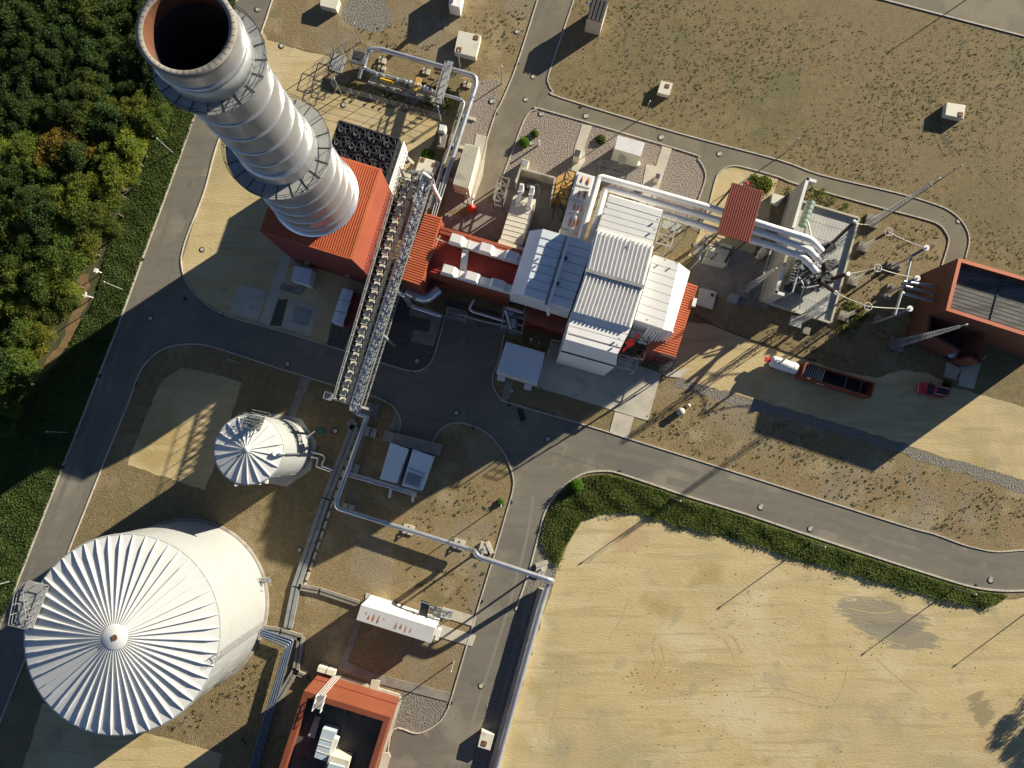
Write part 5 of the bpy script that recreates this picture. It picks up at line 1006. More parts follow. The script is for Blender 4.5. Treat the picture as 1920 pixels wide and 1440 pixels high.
# breaker block under canopy
bk = thing('generator_breaker', 'sand coloured switch box in the shade south of the red canopy', 'switchgear', P(1345,478,0)); mb = MB(); mb.prism(quad([(1332,462),(1373,470),(1363,497),(1322,487)], 2.2), 0); mb.build('casing', 'cream', bk); mb = MB(); mb.bar(P(1340,455,3), P(1376,466,3), .5, .5); mb.tube([P(1372,468,2.5), P(1360,492,2.5)], .2, 8); mb.build('fitting', 'dark', bk)
tk = thing('fire_pump', 'small pale round pump beside the breaker box under the ducts', 'pump', P(1427,470,0)); mb = MB(); mb.tube([P(1435,466,1.5), P(1424,478,1.2)], .5, 12); mb.tube([P(1424,478,1.2), P(1419,484,.8)], .3, 10); mb.build('body', 'cream', tk)
# ---- fire wall
fw = thing('fire_wall', 'tall concrete fire wall with angled ends beside the transformer', 'wall', P(1455,460,0)); zf = 6.4
pts = [P(1528,340,zf), P(1514,336,zf), P(1488,425,zf), P(1469,503,zf), P(1455,548,zf), P(1468,552,zf)]
mb = MB()
for a, b in zip(pts, pts[1:]): d = (b - a).normalized(); mb.bar(Vector((a.x, a.y, zf / 2)) - d * .18, Vector((b.x, b.y, zf / 2)) + d * .17, .38, zf)
mb.build('wall_panel', 'concrete', fw); mb = MB()
for a, b in zip(pts, pts[1:]):
    if a is pts[2]: continue
    d = (b - a).normalized(); mb.bar(Vector((a.x, a.y, zf + .06)) - d * .2, Vector((b.x, b.y, zf + .06)) + d * .2, .45, .1)
mb.build('coping', 'white', fw)
mb = MB(); a, b = P(1420,567,.4), P(1440,573,.4); mb.bar(a, b, 1.0, .6); mb.build('foot', 'concdark', fw)
# ---- transformer pad and transformer
tp = thing('transformer_pit', 'grey grating covered transformer pit with low rim wall', 'pit', P(1540,500,0))
q = quad([(1480,372),(1609,410),(1556,606),(1424,564)], .55); mb = MB(); mb.prism(q, 0); mb.build('grating_floor', 'padgrate', tp)
mb = MB()
for i in range(4): a, b = q[i], q[(i + 1) % 4]; mb.bar(a + Vector((0, 0, .15)), b + Vector((0, 0, .15)), .3, .5)
mb.build('rim', 'concrete', tp); mb = MB()
for k in range(1, 22): a, b = q[0].lerp(q[1], k / 22), q[3].lerp(q[2], k / 22); mb.bar(a + Vector((0, 0, .0)), b + Vector((0, 0, .0)), .03, .02)
for k in range(1, 7): a, b = q[0].lerp(q[3], k / 7), q[1].lerp(q[2], k / 7); mb.bar(a + Vector((0, 0, .005)), b + Vector((0, 0, .005)), .05, .02)
mb.build('joint', 'beam', tp)
tr = thing('transformer', 'large dark green transformer with bushings and cooling ribs on the grating pit', 'transformer', P(1520,510,0))
mb = MB(); mb.prism(quad([(1505,462),(1545,473),(1528,545),(1486,533)], 4.2), .6); mb.build('tank', 'dark', tr)
mb = MB(); ax = P(1545,473,4) - P(1505,462,4)
for k in range(12): a, b = P(1500,470,3.6).lerp(P(1482,530,3.6), k / 11), P(1492,468,3.6).lerp(P(1474,528,3.6), k / 11); mb.bar(a, b, .12, 2.6)
mb.build('radiator', 'dull', tr); mb = MB()
for k in range(9): a = P(1548,490,3.2).lerp(P(1538,535,3.2), k / 8); mb.bar(a, a + ax.normalized() * .9, .12, 2.2)
mb.build('radiator', 'dull', tr)
mb = MB(); mb.tube([P(1521,378,4.5), P(1504,424,4.5)], .62, 18); 
for t_ in (.12, .3, .5, .68, .86): p = P(1521,378,4.5).lerp(P(1504,424,4.5), t_); d = (P(1504,424,4.5) - P(1521,378,4.5)).normalized(); mb.tube([p - d * .06, p + d * .06], .67, 18)
mb.build('conservator', 'green', tr)
mb = MB(); mb.tube(bend([P(1512,405,4.0), P(1520,440,4.2), P(1522,470,4.4)], .3), .12, 8); mb.tube([P(1512,420,3.8), P(1500,470,3.8)], .1, 8)
mb.tube(bend([P(1503,490,5), P(1515,500,5.2), P(1530,492,5)], .5), .16, 8); mb.tube(bend([P(1498,520,5), P(1508,535,5.1), P(1500,560,3.5), P(1500,580,.7)], .6), .09, 8); mb.tube([P(1512,540,5), P(1535,535,5)], .12, 8)
for u, v in ((1532,470),(1536,482),(1526,505),(1520,520),(1512,528)): mb.tube([P(u, v, 4.2), P(u + 3, v - 2, 5.2)], .25, 10)
for k in range(14): a = P(random.uniform(1500,1545), random.uniform(475,545), 4.3); mb.obox(a, (1, random.uniform(-1, 1), 0), random.uniform(.3, 1.0), random.uniform(.2, .5), random.uniform(.3, .9))
mb.build('fitting', 'dull', tr)
mb = MB()
for (u, v), (u2, v2) in (((1548,466),(1568,462)), ((1552,500),(1575,498)), ((1545,528),(1560,545))): mb.obox(P(u, v, 3), (1, .3, 0), 1.8, 1.3, 2.6)
mb.build('turret', 'dark', tr)
for k, (a, b) in enumerate((((1561,455,4.6),(1601,417,7.4)), ((1560,523,4.6),(1588,514,7.4)), ((1540,530,4.6),(1566,548,7.0)))):
    mb = MB(); A_, B_ = P(*a), P(*b); n = 18; 
    prof = [A_.lerp(B_, i / (n * 2)) for i in range(n * 2 + 1)]; mb.tube(prof, [.22 if i % 2 else .3 for i in range(n * 2 + 1)], 12); bb = mb.build('bushing', 'porcelain', tr)
    mb = MB(); mb.tube([B_, B_ + (B_ - A_).normalized() * .3], .3, 12); mb.build('cap', 'white', bb)
# post insulators with corona rings
def insulator(label, base, top, z, ring=True, lat=.55):
    b, t = P(*base, 0), P(*top, z); t0 = thing('post_insulator', label, 'insulator', b, 'switchyard post insulators'); b2 = Vector((b.x, b.y, 0))
    mb = MB(); mb.obox((b.x, b.y, .3), (1, -.3, 0), 1.5, 1.5, .6); mb.build('plinth', 'concdark', t0)
    mb = MB(); hh = z * lat; lattice(mb, b2 + Vector((0, 0, .6)), hh - .6, .5, .35, 5, .045); mb.build('lattice', 'cream', t0)
    mb = MB(); n = 16; mb.tube([Vector((b.x, b.y, hh + (z - hh) * i / (2 * n))) for i in range(2 * n + 1)], [.11 if i % 2 else .19 for i in range(2 * n + 1)], 10); mb.build('insulator_stack', 'porcelain', t0)
    if ring:
        mb = MB(); c = Vector((b.x, b.y, z)); pts = [c + Vector((math.cos(a) * .55, math.sin(a) * .55, 0)) for a in np.linspace(0, 2 * math.pi, 25)]; mb.tube(pts, .045, 6, False); mb.bar(c - Vector((.6, 0, 0)), c + Vector((.6, 0, 0)), .025); mb.bar(c - Vector((0, .6, 0)), c + Vector((0, .6, 0)), .025); mb.build('corona_ring', 'white', t0)
    return Vector((b.x, b.y, z))
def lattice(mb, base, h, w0, w1, n, r):
    def cor(k):
        t = k / n; w_ = (w0 + (w1 - w0) * t) / 2; return [base + Vector((x * w_, y * w_, h * t)) for x, y in ((-1, -1), (1, -1), (1, 1), (-1, 1))]
    for k in range(n):
        a, b = cor(k), cor(k + 1)
        for i in range(4):
            mb.bar(a[i], b[i], r * 1.3); mb.bar(a[i], b[(i + 1) % 4], r * .8); mb.bar(b[i], b[(i + 1) % 4], r * .7)
tops = []
for k, (b, t) in enumerate((((1616,464),(1666,435)), ((1597,527),(1645,502)), ((1580,594),(1627,571)))):
    tops.append(insulator(['northern', 'middle', 'southern'][k] + ' white ringed insulator column between transformer and gantry', b, t, 7.8))
def wire(label, a, b, r=.07, sag=.35, m='cream', name='busbar_tube'):
    mid = (a + b) / 2 - Vector((0, 0, sag)); mb = MB(); mb.tube([a, a.lerp(b, .25) - Vector((0, 0, sag * .75)), mid, a.lerp(b, .75) - Vector((0, 0, sag * .75)), b], r, 6); solo(name, label, 'conductor', mb, m, (a.x, a.y, 0))
gt = [P(1736,465,7.2), P(1719,522,7.2), P(1705,579,7.2)]
wire('conductor from northern ring insulator to northern white gantry disc', tops[0], gt[0]); wire('conductor from middle ring insulator to middle white gantry disc', tops[1], gt[1]); wire('conductor from southern ring insulator to southern white gantry disc', tops[2], gt[2])
wire('conductor from middle bushing tip to middle ring insulator', P(1588,514,7.4), tops[1]); wire('conductor from southern bushing tip to southern ring insulator', P(1566,548,7), tops[2]); wire('short conductor from northern bushing tip to mast plinth side', P(1601,417,7.4), P(1630,421,4.5), .05)
gn = thing('cable_gantry', 'white tubular gantry with three disc insulators and pipes into the red building', 'gantry', P(1695,545,0))
mb = MB()
for a, b in (((1709,480,6.4),(1696,536,6.4)), ((1693,540,6.4),(1677,592,6.4))): mb.tube([P(*a), P(*b)], .2, 10)
for a, b in (((1694,528,6.5),(1756,537,5.6)), ((1696,536,6.2),(1752,551,5.2)), ((1690,549,6.0),(1750,565,5.0))): mb.tube([P(*a), P(*b)], .22, 10)
for a in ((1708,482),(1694,536),(1677,592)): p = P(a[0], a[1], 6.3); mb.tube([Vector((p.x, p.y, 0)), p], .16, 8)
mb.build('tube_frame', 'dull', gn)
for a, g_ in zip(((1706,482),(1690,533),(1678,592)), gt):
    mb = MB(); p = P(a[0], a[1], 5.9); mb.tube([p.lerp(g_, i / 20) for i in range(21)], [.15 if i % 2 else .23 for i in range(21)], 10); ii = mb.build('insulator_stack', 'bluepipe', gn); mb = MB(); mb.cyl((g_.x, g_.y), .42, g_.z, g_.z + .22, 18); mb.cyl((g_.x, g_.y), .15, g_.z + .2, g_.z + .4, 10); mb.build('cap', 'white', ii)
for k, (u, v) in enumerate(((1668,498),(1682,502),(1668,540),(1662,557),(1646,597))):
    mb = MB(); mb.obox((P(u, v).x, P(u, v).y, .2), (1, -.3, 0), 1.1, 1.0, .4); mb.obox((P(u, v).x, P(u, v).y, .6), (1, -.3, 0), .4, .4, .8); solo('plinth', ['first', 'second', 'third', 'fourth', 'fifth'][k] + ' from the north of the small concrete plinths in the switchyard', 'plinth', mb, 'concdark', P(u, v))
# ---- lightning masts
def mast(label, bu, bv, h, w0=.8, m='dull'):
    b = P(bu, bv); t = thing('lattice_mast', label, 'mast', b, 'lattice lightning masts'); mb = MB(); mb.obox((b.x, b.y, .3), (1, -.3, 0), 2.0, 1.9, .6); mb.build('plinth', 'concdark', t)
    mb = MB(); lattice(mb, Vector((b.x, b.y, .6)), h * .86, w0, .3, int(h * 1.1), .045); mb.build('lattice', m, t); mb = MB(); mb.tube([Vector((b.x, b.y, .6 + h * .86)), Vector((b.x, b.y, h))], .05, 6); mb.tube([Vector((b.x, b.y, h - .2)), Vector((b.x, b.y, h))], .12, 8); mb.build('finial', 'cream', t)
mast('lattice lightning mast leaning over the inner road loop', 1633, 416, 17.8); mast('lattice lightning mast in front of the red cable building', 1680, 645, 17.0, 1.0)
mast('lattice lightning mast beside the fire wall in the shade', 1393, 546, 14.0)
# south tripod frame near the pit
tf = thing('lattice_mast', 'shorter lattice column lying low over the south corner of the pit', 'mast', P(1480,612,0)); mb = MB(); b = P(1490,604,0); mb.obox((b.x, b.y, .3), (1, -.3, 0), 1.8, 1.6, .6); lattice(mb, Vector((b.x, b.y, .6)), 9.0, 1.0, .5, 10, .06); mb.build('lattice', 'dull', tf)
mb = MB(); mb.prism(quad([(1508,612),(1521,615),(1517,628),(1505,624)], .5), 0); solo('plinth', 'concrete plinth south of the transformer pit', 'plinth', mb, 'concdark', P(1513,620))
# ---- red cable building on the right
rb_ = thing('cable_building', 'terracotta building with parapet and patchy grey flat roof at the right edge', 'building', P(1800,560,0)); zb = 8.8
o4 = [P(1797,484,zb), P(2050,557,zb), P(2016,660,zb), P(1773,582,zb)]
def parapet(mb_, q, wd, z0, z1_, n=4):
    """walls around a quad with proper thickness (q clockwise or not), mitred"""
    c = cen(q); inn = []
    for i in range(n):
        p = q[i]; a = (q[i - 1] - p).normalized(); b = (q[(i + 1) % n] - p).normalized(); s_ = abs(a.cross(b).z); inn.append(p + (a + b) * wd / s_)
    for i in range(n):
        j = (i + 1) % n; o1, o2, i1, i2 = q[i], q[j], inn[i], inn[j]; f = lambda p, z: Vector((p.x, p.y, z))
        mb_.add([f(o1, z0), f(o2, z0), f(i2, z0), f(i1, z0), f(o1, z1_), f(o2, z1_), f(i2, z1_), f(i1, z1_)], [(0, 1, 2, 3), (4, 7, 6, 5), (0, 4, 5, 1), (2, 6, 7, 3), (0, 3, 7, 4), (1, 5, 6, 2)])
    return inn
mb = MB(); inn = parapet(mb, o4, .45, 0, zb); mb.build('wall', 'brick', rb_); mb = MB(); mb.prism([Vector((p.x, p.y, zb - 1.0)) for p in inn], zb - 1.4); mb.build('roof', 'slab', rb_); mb = MB(); parapet(mb, [Vector((p.x, p.y, 0)) for p in o4], .5, zb + .003, zb + .08); mb.build('coping', 'orangeroof', rb_)  # cap in a lighter red: sunlit parapet top put into the colour
mb = MB(); rr_ = [Vector((p.x, p.y, zb - 1.0)) for p in inn]
for i in range(1, 12): mb.bar(rr_[0].lerp(rr_[3], i / 12), rr_[1].lerp(rr_[2], i / 12), .06, .05)
mb.build('roof_seam', 'dark', rb_)
mb = MB(); a, b = inn[0].lerp(inn[1], .36), inn[3].lerp(inn[2], .36)
for k in range(16): p = a.lerp(b, (k + .5) / 16); mb.obox((p.x, p.y, zb - .93), (0, 1, 0), .3, .15, .1)
mb.build('roof_anchor', 'dark', rb_)
mb = MB(); f = lambda u, v, z=0: P(u, v, z)
sw, se_ = P(1702,634), P(1797,687.5); nw_ = Vector((o4[3].x, o4[3].y, 0)); ne_ = nw_ + (se_ - sw)
for a, b, h in ((nw_, sw, 5.2), (sw, sw.lerp(se_, .62), 5.2), (sw.lerp(se_, .80), se_, 5.2), (se_, nw_.lerp(Vector((o4[2].x, o4[2].y, 0)), .42), 5.2)): mb.bar(Vector((a.x, a.y, h / 2)), Vector((b.x, b.y, h / 2)), .4, h)
mb.build('yard_wall', 'brick', rb_)
mb = MB(); mb.prism([Vector((p.x, p.y, .1)) for p in (nw_, nw_.lerp(Vector((o4[2].x, o4[2].y, 0)), .42), se_, sw)], 0); mb.build('yard_floor', 'darkgravel_shade', rb_)
mb = MB(); mb.bar(P(1733,512,.12), P(1701,635,.12), .18, .2); mb.build('kerb_strip', 'concrete', rb_)
mb = MB(); mb.prism(quad([(1752,653),(1806,668),(1803,676),(1750,661)], .2), 0); solo('ramp', 'grey step slab against the terracotta yard wall', 'step', mb, 'concdark', P(1778,664))
for k, (u, v) in enumerate(((1762,655), (1786,662))): mb = MB(); p = P(u, v, .2); mb.lathe((p.x, p.y), [(.9, .25), (.6, .8), (.1, 1.0)], 14); solo('light_dome', ['left', 'right'][k] + ' of two pale domes on the grey step slab', 'dome', mb, 'bluegrey', (p.x, p.y, 0))
mb = MB(); rail(mb, [P(1791,712,.1), P(1846,668,.1)], .5, .06, 1.2, False); solo('handrail', 'pale handrail crossing the concrete apron of the terracotta building', 'handrail', mb, 'concrete', P(1791,712))
# ---- south building with red parapet
sb = thing('pump_building', 'flat black roofed building with wide red parapet at the bottom edge', 'building', P(660,1370,0)); zs = 8.0
g_ne = P(757,1309); g_nw = P(598,1265); 
t_nw = P(570,1295, zs); t_ne = P(732,1345, zs); dirS = (P(523,1440,zs) - t_nw).normalized(); 
o4 = [t_nw, t_ne, t_ne + dirS * 30, t_nw + dirS * 30]; o4 = [Vector((p.x, p.y, 0)) for p in o4]
mb = MB(); inn = parapet(mb, o4, .75, 0, zs); mb.build('wall', 'redwall', sb)
mb = MB(); mb.prism([Vector((p.x, p.y, zs - 2.3)) for p in inn], zs - 2.8); mb.build('roof', 'membrane', sb)
mb = MB(); mb.bar(o4[0] + Vector((-.02, .06, 3.2)), o4[1] + Vector((.02, .06, 3.2)), .12, .12); mb.build('string_course', 'darkred', sb)
mb = MB(); mb.bar(o4[0] + Vector((0, .15, .1)), o4[1] + Vector((0, .15, .1)), .5, .3); mb.bar(o4[1] + Vector((.15, 0, .1)), o4[2] + Vector((.15, 0, .1)), .5, .3); mb.build('plinth', 'concrete', sb)
zr = zs - 2.3
mb = MB(); mb.tube(bend([P(607,1320,zr+.1), P(640,1326,zr+.1), P(652,1337,zr+.1), P(627,1420,zr+.1)], .8), .07, 6); mb.build('conduit', 'bluepipe', sb)
hv = thing('hvac_unit', 'blue grey air handling unit with panels on the black roof', 'air handler', P(610,1392,zr)); q = quad([(605,1366),(630,1373),(612,1428),(589,1420)], zr + 2.0); mb = MB(); mb.prism(q, zr); mb.build('casing', 'acblue', hv)
mb = MB()
for t_ in (.33, .55, .77): mb.bar(q[0].lerp(q[3], t_) + Vector((0, 0, .02)), q[1].lerp(q[2], t_) + Vector((0, 0, .02)), .07, .06)
a, b = P(632,1382,zr+1.2), P(620,1415,zr+1.2); mb.bar(a, b, .6, 1.2); mb.build('panel_joint', 'cream', hv)
h2 = thing('hvac_unit', 'stained cream roof unit at the bottom photo edge', 'air handler', P(635,1428,zr)); mb = MB(); mb.prism(quad([(618,1416),(655,1427),(645,1465),(607,1453)], zr + 2.4), zr); mb.build('casing', 'concrete', h2); mb = MB(); mb.prism(quad([(617,1431),(646,1439),(640,1460),(610,1452)], zr + 2.9), zr + 2.45); mb.build('hood', 'acblue', h2)
mb = MB(); mb.prism(quad([(591,1343),(601,1345),(590,1384),(577,1382)], zr + .3), zr); solo('roof_box', 'brown flat duct lid on the black roof behind the ladder', 'duct', mb, 'concrete', P(588,1362,zr))
ld_ = thing('roof_ladder', 'galvanised cage ladder and landing on the red parapet', 'ladder', P(620,1280,0)); mb = MB(); q = quad([(597,1301),(612,1304),(604,1331),(589,1328)], zs + .3); mb.prism(q, zs + .22); mb.build('landing', 'grating', ld_)
mb = MB(); rail(mb, [q[0], q[3]], 1.1, .04, .8); rail(mb, [q[1], q[2]], 1.1, .04, .8); a = P(632,1267,.3); b = P(603,1301,zs)
for o_ in (-.45, -.15, .25, .55): mb.bar(Vector((a.x + o_, a.y, .3)), Vector((b.x + o_ * 1.0, b.y + .1, zs + 1)), .06)
for k in range(20): p = Vector((a.x, a.y, 0)).lerp(Vector((b.x, b.y + .1, 0)), k / 19) ; z = .3 + (zs) * k / 19; mb.bar(Vector((p.x - .15, p.y, z)), Vector((p.x + .25, p.y, z)), .04)
mb.build('rails', 'white', ld_)
for k, (u, v) in enumerate(((603,1256), (620,1261))): mb = MB(); p = P(u, v, 1.6); mb.obox((p.x, p.y, .85), (1, -.28, 0), 1.2, .75, 1.5); solo('condenser', ['left', 'right'][k] + ' of two white air conditioner boxes by the red parapet wall', 'air conditioner', mb, 'cream', (p.x, p.y, 0))
mb = MB(); mb.prism(quad([(697,1273),(713,1277),(707,1300),(692,1296)], .3), 0); solo('step', 'small cream doorstep slab at the red building north wall', 'step', mb, 'concrete', P(702,1287))
mb = MB(); mb.prism(quad([(717,1412),(729,1412),(732,1420),(724,1445),(708,1445)], .3), 0); solo('step', 'rounded cream doorstep slab at the red building east wall', 'step', mb, 'concrete', P(720,1430))
# ================================================================== PIPE BRIDGE
pr = thing('pipe_bridge', 'long steel lattice pipe bridge carrying cable trays over the road', 'pipe bridge', P(700,560,0))
zt, zl = 10.0, 7.6
LN, LS, RN, RS = P(752,318,zt), P(627,748,zt), P(811,336,zt), P(676,763,zt)
mb = MB()
for a, b in ((LN, LS), (RN, RS)):
    mb.bar(a, b, .14, .2); lo = Vector((0, 0, zl - zt)); mb.bar(a + lo, b + lo, .14, .2)
mb.build('chord', 'beam', pr)
mb = MB(); n = 26; lo = Vector((0, 0, zl - zt))
for k in range(n + 1):
    a, b = LN.lerp(LS, k / n), RN.lerp(RS, k / n); mb.bar(a, b, .11); mb.bar(a + lo, b + lo, .12); mb.bar(a, a + lo, .12); mb.bar(b, b + lo, .12)
    if k < n:
        a2, b2 = LN.lerp(LS, (k + 1) / n), RN.lerp(RS, (k + 1) / n)
        mb.bar(a if k % 2 else a2, (a2 if k % 2 else a) + lo, .08); mb.bar(b if k % 2 else b2, (b2 if k % 2 else b) + lo, .08)
        if k % 2: mb.bar(a.lerp(b, .45), b2, .06)
        else: mb.bar(b, a2.lerp(b2, .45), .06)
mb.build('lattice', 'dark', pr)
mb = MB(); t0_, t1_ = .36, .50
for (s0, s1, z, m_) in ((.34, .48, 1.3, 0), (.12, .30, .5, 0)):
    a0, a1, b0, b1 = LN.lerp(RN, s0), LN.lerp(RN, s1), LS.lerp(RS, s0), LS.lerp(RS, s1); up = Vector((0, 0, zl - zt + z)); 
    if s0 > .3: mb.prism([p + up for p in (a0, a1, b1, b0)], zl + z - .1)
mb.build('walkway', 'cream', pr)
mb = MB()
for k in range(52):
    t = (k + .5) / 52; a = LN.lerp(LS, t); b = RN.lerp(RS, t); d = (LS - LN).normalized()
    c = a.lerp(b, .20 + (.05 if k % 2 else 0)) + Vector((0, 0, zl - zt + 1.6)); mb.obox(c, d, .5, .8, .4)
    if k % 2: c = a.lerp(b, .30) + Vector((0, 0, zl - zt + 1.8)); mb.obox(c, d, .32, .35, .3)
mb.build('tray_cover', 'cream', pr)
mb = MB()
for k in range(60):
    t = (k + .2) / 60; a = LN.lerp(LS, t); b = RN.lerp(RS, t); c = a.lerp(b, .1) + Vector((0, 0, zl - zt + .4)); mb.obox(c, (LS - LN), .35, .7, .2)
mb.bar(LN.lerp(RN, .07) + Vector((0, 0, -2)), LS.lerp(RS, .07) + Vector((0, 0, -2)), .3, .08); mb.bar(LN.lerp(RN, .42) + Vector((0, 0, -1.2)), LS.lerp(RS, .42) + Vector((0, 0, -1.2)), .07); mb.build('cable_tray', 'dark', pr)
for k in (0, 9, 18, 26):
    a, b = LN.lerp(LS, k / n), RN.lerp(RS, k / n); mb = MB()
    if k == 18: pass
    for p in (a, b): mb.bar(Vector((p.x, p.y, 0)), p, .32)
    mb.bar(Vector((a.x, a.y, 1)), Vector((b.x, b.y, 7)), .14); mb.build('trestle', 'dull', pr)
mb = MB(); rail(mb, [LN, LS], 1.0, .04, 2.2, False); mb.build('railing', 'beam', pr)
# jumble at the north end
mb = MB()
for k in range(34):
    a = P(random.uniform(752,806), random.uniform(322,372), random.uniform(7, 10.3)); mb.obox(a, (random.choice([(1, -.3, 0), (.3, 1, 0)])), random.uniform(.3, 1.8), random.uniform(.15, .5), random.uniform(.15, .6))
mb.build('fitting', 'dull', pr)
pipe('steam_pipe', 'thick shiny insulated pipe lying along the right side of the pipe bridge', [(793,326,6.5),(797,330,9.3),(729,552,9.3),(661,766,9.3),(665,768,6.0)], .52, 'silver', 1.9, .7)
pipe('steam_pipe', 'thin shiny pipe beside the thick one on the pipe bridge', [(805,342,9.2),(738,554,9.2),(671,760,9.2),(674,770,3.0)], .20, 'silver', 2.4, .4)
pipe('steam_pipe', 'white bent pipe leaving the north end of the pipe bridge', [(793,326,9.5),(806,334,9.8),(812,352,8.0),(824,374,4.5)], .30, 'white', 0, .5)
pipe('steam_pipe', 'silver elbow pipe dropping from the bridge to the yard by the red annex', [(742,546,8.6),(756,553,8.4),(766,566,6.0),(769,573,3.2),(827,592,3.0),(827,592,.4)], .36, 'silver', 2.2, .8)
for k in range(3): 
    mb = MB(); a, b = P(826 + k * 5, 342 + k * 1.5, 4.5), P(806 + k * 4, 415, 4.5); mb.tube([a, b], .08, 6); solo('conduit', ['left', 'middle', 'right'][k] + ' of three thin parallel conduits below the cream container', 'conduit', mb, 'dull', (a.x, a.y, 0))
# round ducts at the foot of the red annex
pipe('flue_duct', 'fat silver duct curving out of the red annex beside the bridge', [(764,545,3.6),(798,561,3.6),(822,541,3.6)], .95, 'silver', 1.6, 1.2, cat='duct')
pipe('process_pipe', 'silver pipe rising and running east along the annex yard', [(889,562,4.5),(880,578,4.5),(886,584,4.4),(947,602,4.2)], .20, 'silver', 2.0, .5)
pipe('process_pipe', 'low grey pipe along the yard wall south of the annex', [(858,588,1.5),(905,602,1.5),(955,612,1.5)], .16, 'dull', 2.0, .5)
pipe('process_pipe', 'silver pipe loop beside the white hall box corner', [(958,615,1.5),(947,578,3.5),(950,576,4.5),(982,587,4.5),(990,570,4.5)], .24, 'silver', 0, .5)
pd = thing('pump_unit', 'small pump with pale base at the hall south-west corner', 'pump', P(962,612,0)); mb = MB(); mb.prism(quad([(958,606),(972,610),(966,628),(953,622)], .7), 0); mb.build('base', 'concdark', pd); mb = MB(); p = P(964,606,1.4); mb.tube([p + Vector((0, .6, 0)), p - Vector((.1, .6, 0))], .4, 12); mb.obox(p + Vector((-.8, 1.4, .4)), (1, -.2, 0), 1.3, .5, .5); mb.build('motor', 'bluegrey', pd)
# main low pipe: bridge end to the road crossing
pipe('pipeline', 'long silver pipe from the pipe bridge bending east and crossing over the road', [(685,786,1.3),(684,792,1.3),(630,943,1.3),(633,953,1.3),(884,1031,1.5),(890,1034,5.9),(897,1044,6.2),(1036,1089,6.2),(1036,1090,1.4)], .37, 'silver', 6.0, .8)
pipe('pipeline', 'silver pipe running down beside the sandy lot from the road crossing', [(1028,1094,1.2),(1015,1133,1.2),(923,1465,1.2)], .37, 'silver', 8.0, .3)
pipe('pipeline', 'large silver pipe joint dropping at the south end of the pipe bridge', [(668,764,3.5),(668,775,2.2),(690,781,1.4),(686,790,1.3)], .38, 'silver', 0, .5)
mb = MB()
a, b = P(1010,1140,.35), P(918,1470,.35); mb.bar(P(1020,1105,.3), b, 1.5, .6); solo('pipe_plinth', 'long low concrete plinth under the pipe beside the sandy lot', 'plinth', mb, 'concrete', P(1020,1105))
for k, (u, v) in enumerate([(650,955),(764,994),(860,1022),(693,810),(660,878)]): support(['at the south-west bend', 'in the middle of the run', 'before the road crossing', 'under the north end', 'beside the dark trench'][k] + ' a concrete block carrying the low silver pipe', u, v, 1.0, 1.7, 1.4)
def portal(label, u, v, z):
    p = P(u, v, z); t = thing('pipe_portal', label, 'support', (p.x, p.y, 0)); mb = MB(); mb.obox((p.x, p.y, .25), (1, -.3, 0), 1.4, 1.4, .5); mb.build('plinth', 'concrete', t); mb = MB(); mb.tube([Vector((p.x, p.y, .5)), Vector((p.x, p.y, z - .3))], .16, 8); mb.obox((p.x, p.y, z - .35), (.3, 1, 0), 1.2, .3, .15); mb.build('post', 'dull', t)
portal('steel post carrying the raised pipe west of the road', 905, 1038, 6.2); portal('steel post carrying the raised pipe east of the road', 1018, 1080, 6.2)
for k, (u, v) in enumerate(((918,1026), (1016,1056))): mb = MB(); mb.obox((P(u, v).x, P(u, v).y, .3), ((.45, -1, 0), (1, .3, 0))[k], 1.9, .55, .6); solo('concrete_block', ['pale concrete block west of the road by the pipe post', 'pale concrete block east of the road by the pipe post'][k], 'block', mb, 'concrete', P(u, v))
for k in (0, 1): pipe('pipeline', ['northern', 'southern'][k] + ' of two parallel silver pipes leading to the grey containers', [(648,884 + k * 6,.9),(760,918 + k * 5,.9),(781,925 + k * 5,.9)], .19, 'silver', 4, .3)
pipe('process_pipe', 'outer zigzag pipe at the foot of the small tank', [(583,847,.8),(604,852,.8),(610,858,.8),(603,873,.8),(624,881,.8)], .17, 'silver', 0, .25)
pipe('process_pipe', 'inner zigzag pipe at the foot of the small tank', [(583,856,.8),(597,859,.8),(593,874,.8),(620,884,.8)], .17, 'silver', 0, .25)
for k, (u, v) in enumerate(((733,921), (776,929))): pipe('process_pipe', ['left', 'right'][k] + ' short stub pipe south of the grey containers', [(u, v - 4, .9), (u - 3, v + 12, .9)], .2, 'white', 0, .2)
# covered cable channel and its branches
def channel(label, pts, wd, h=.35, m='concdark'):
    q = PX(pts); t = thing('cable_channel', label, 'cable channel', q[0]); mb = MB()
    for a, b in zip(q, q[1:]): d = (b - a).normalized(); mb.bar(a + Vector((0, 0, h / 2)) - d * .1, b + Vector((0, 0, h / 2)) + d * .1, wd, h)
    mb.build('trough', m, t); mb = MB()
    for a, b in zip(q, q[1:]): mb.bar(a + Vector((0, 0, h + .02)), b + Vector((0, 0, h + .02)), .08, .05)
    mb.build('seam', 'black', t)
channel('long dark covered cable channel beside the low silver pipe', [(657,790),(665,800),(612,935),(556,1100),(541,1175)], 1.3, m='beam')
channel('short covered branch channel from the trench towards the rusty roofed shed', [(562,1100),(600,1107),(672,1131)], .9, m='concdark')
channel('walkway channel from the big tank to the pipe rack at the lower left', [(490,1178),(527,1183),(565,1195),(556,1255),(522,1312)], 1.0, m='concdark')
channel('branch channel to the red parapet building', [(552,1258),(575,1268)], .7, m='concdark')
for i in range(16): p = P(668, 812).lerp(P(571, 1100), i / 15.0); mb = MB(); mb.obox((p.x, p.y, .1), (.35, 1, 0), 1.1, .35, .22); solo('kerb_stone', 'pale edging stone number %s from the north beside the cable channel' % ordn[i], 'stone', mb, 'concrete', p, 'edging stones along the cable channel')
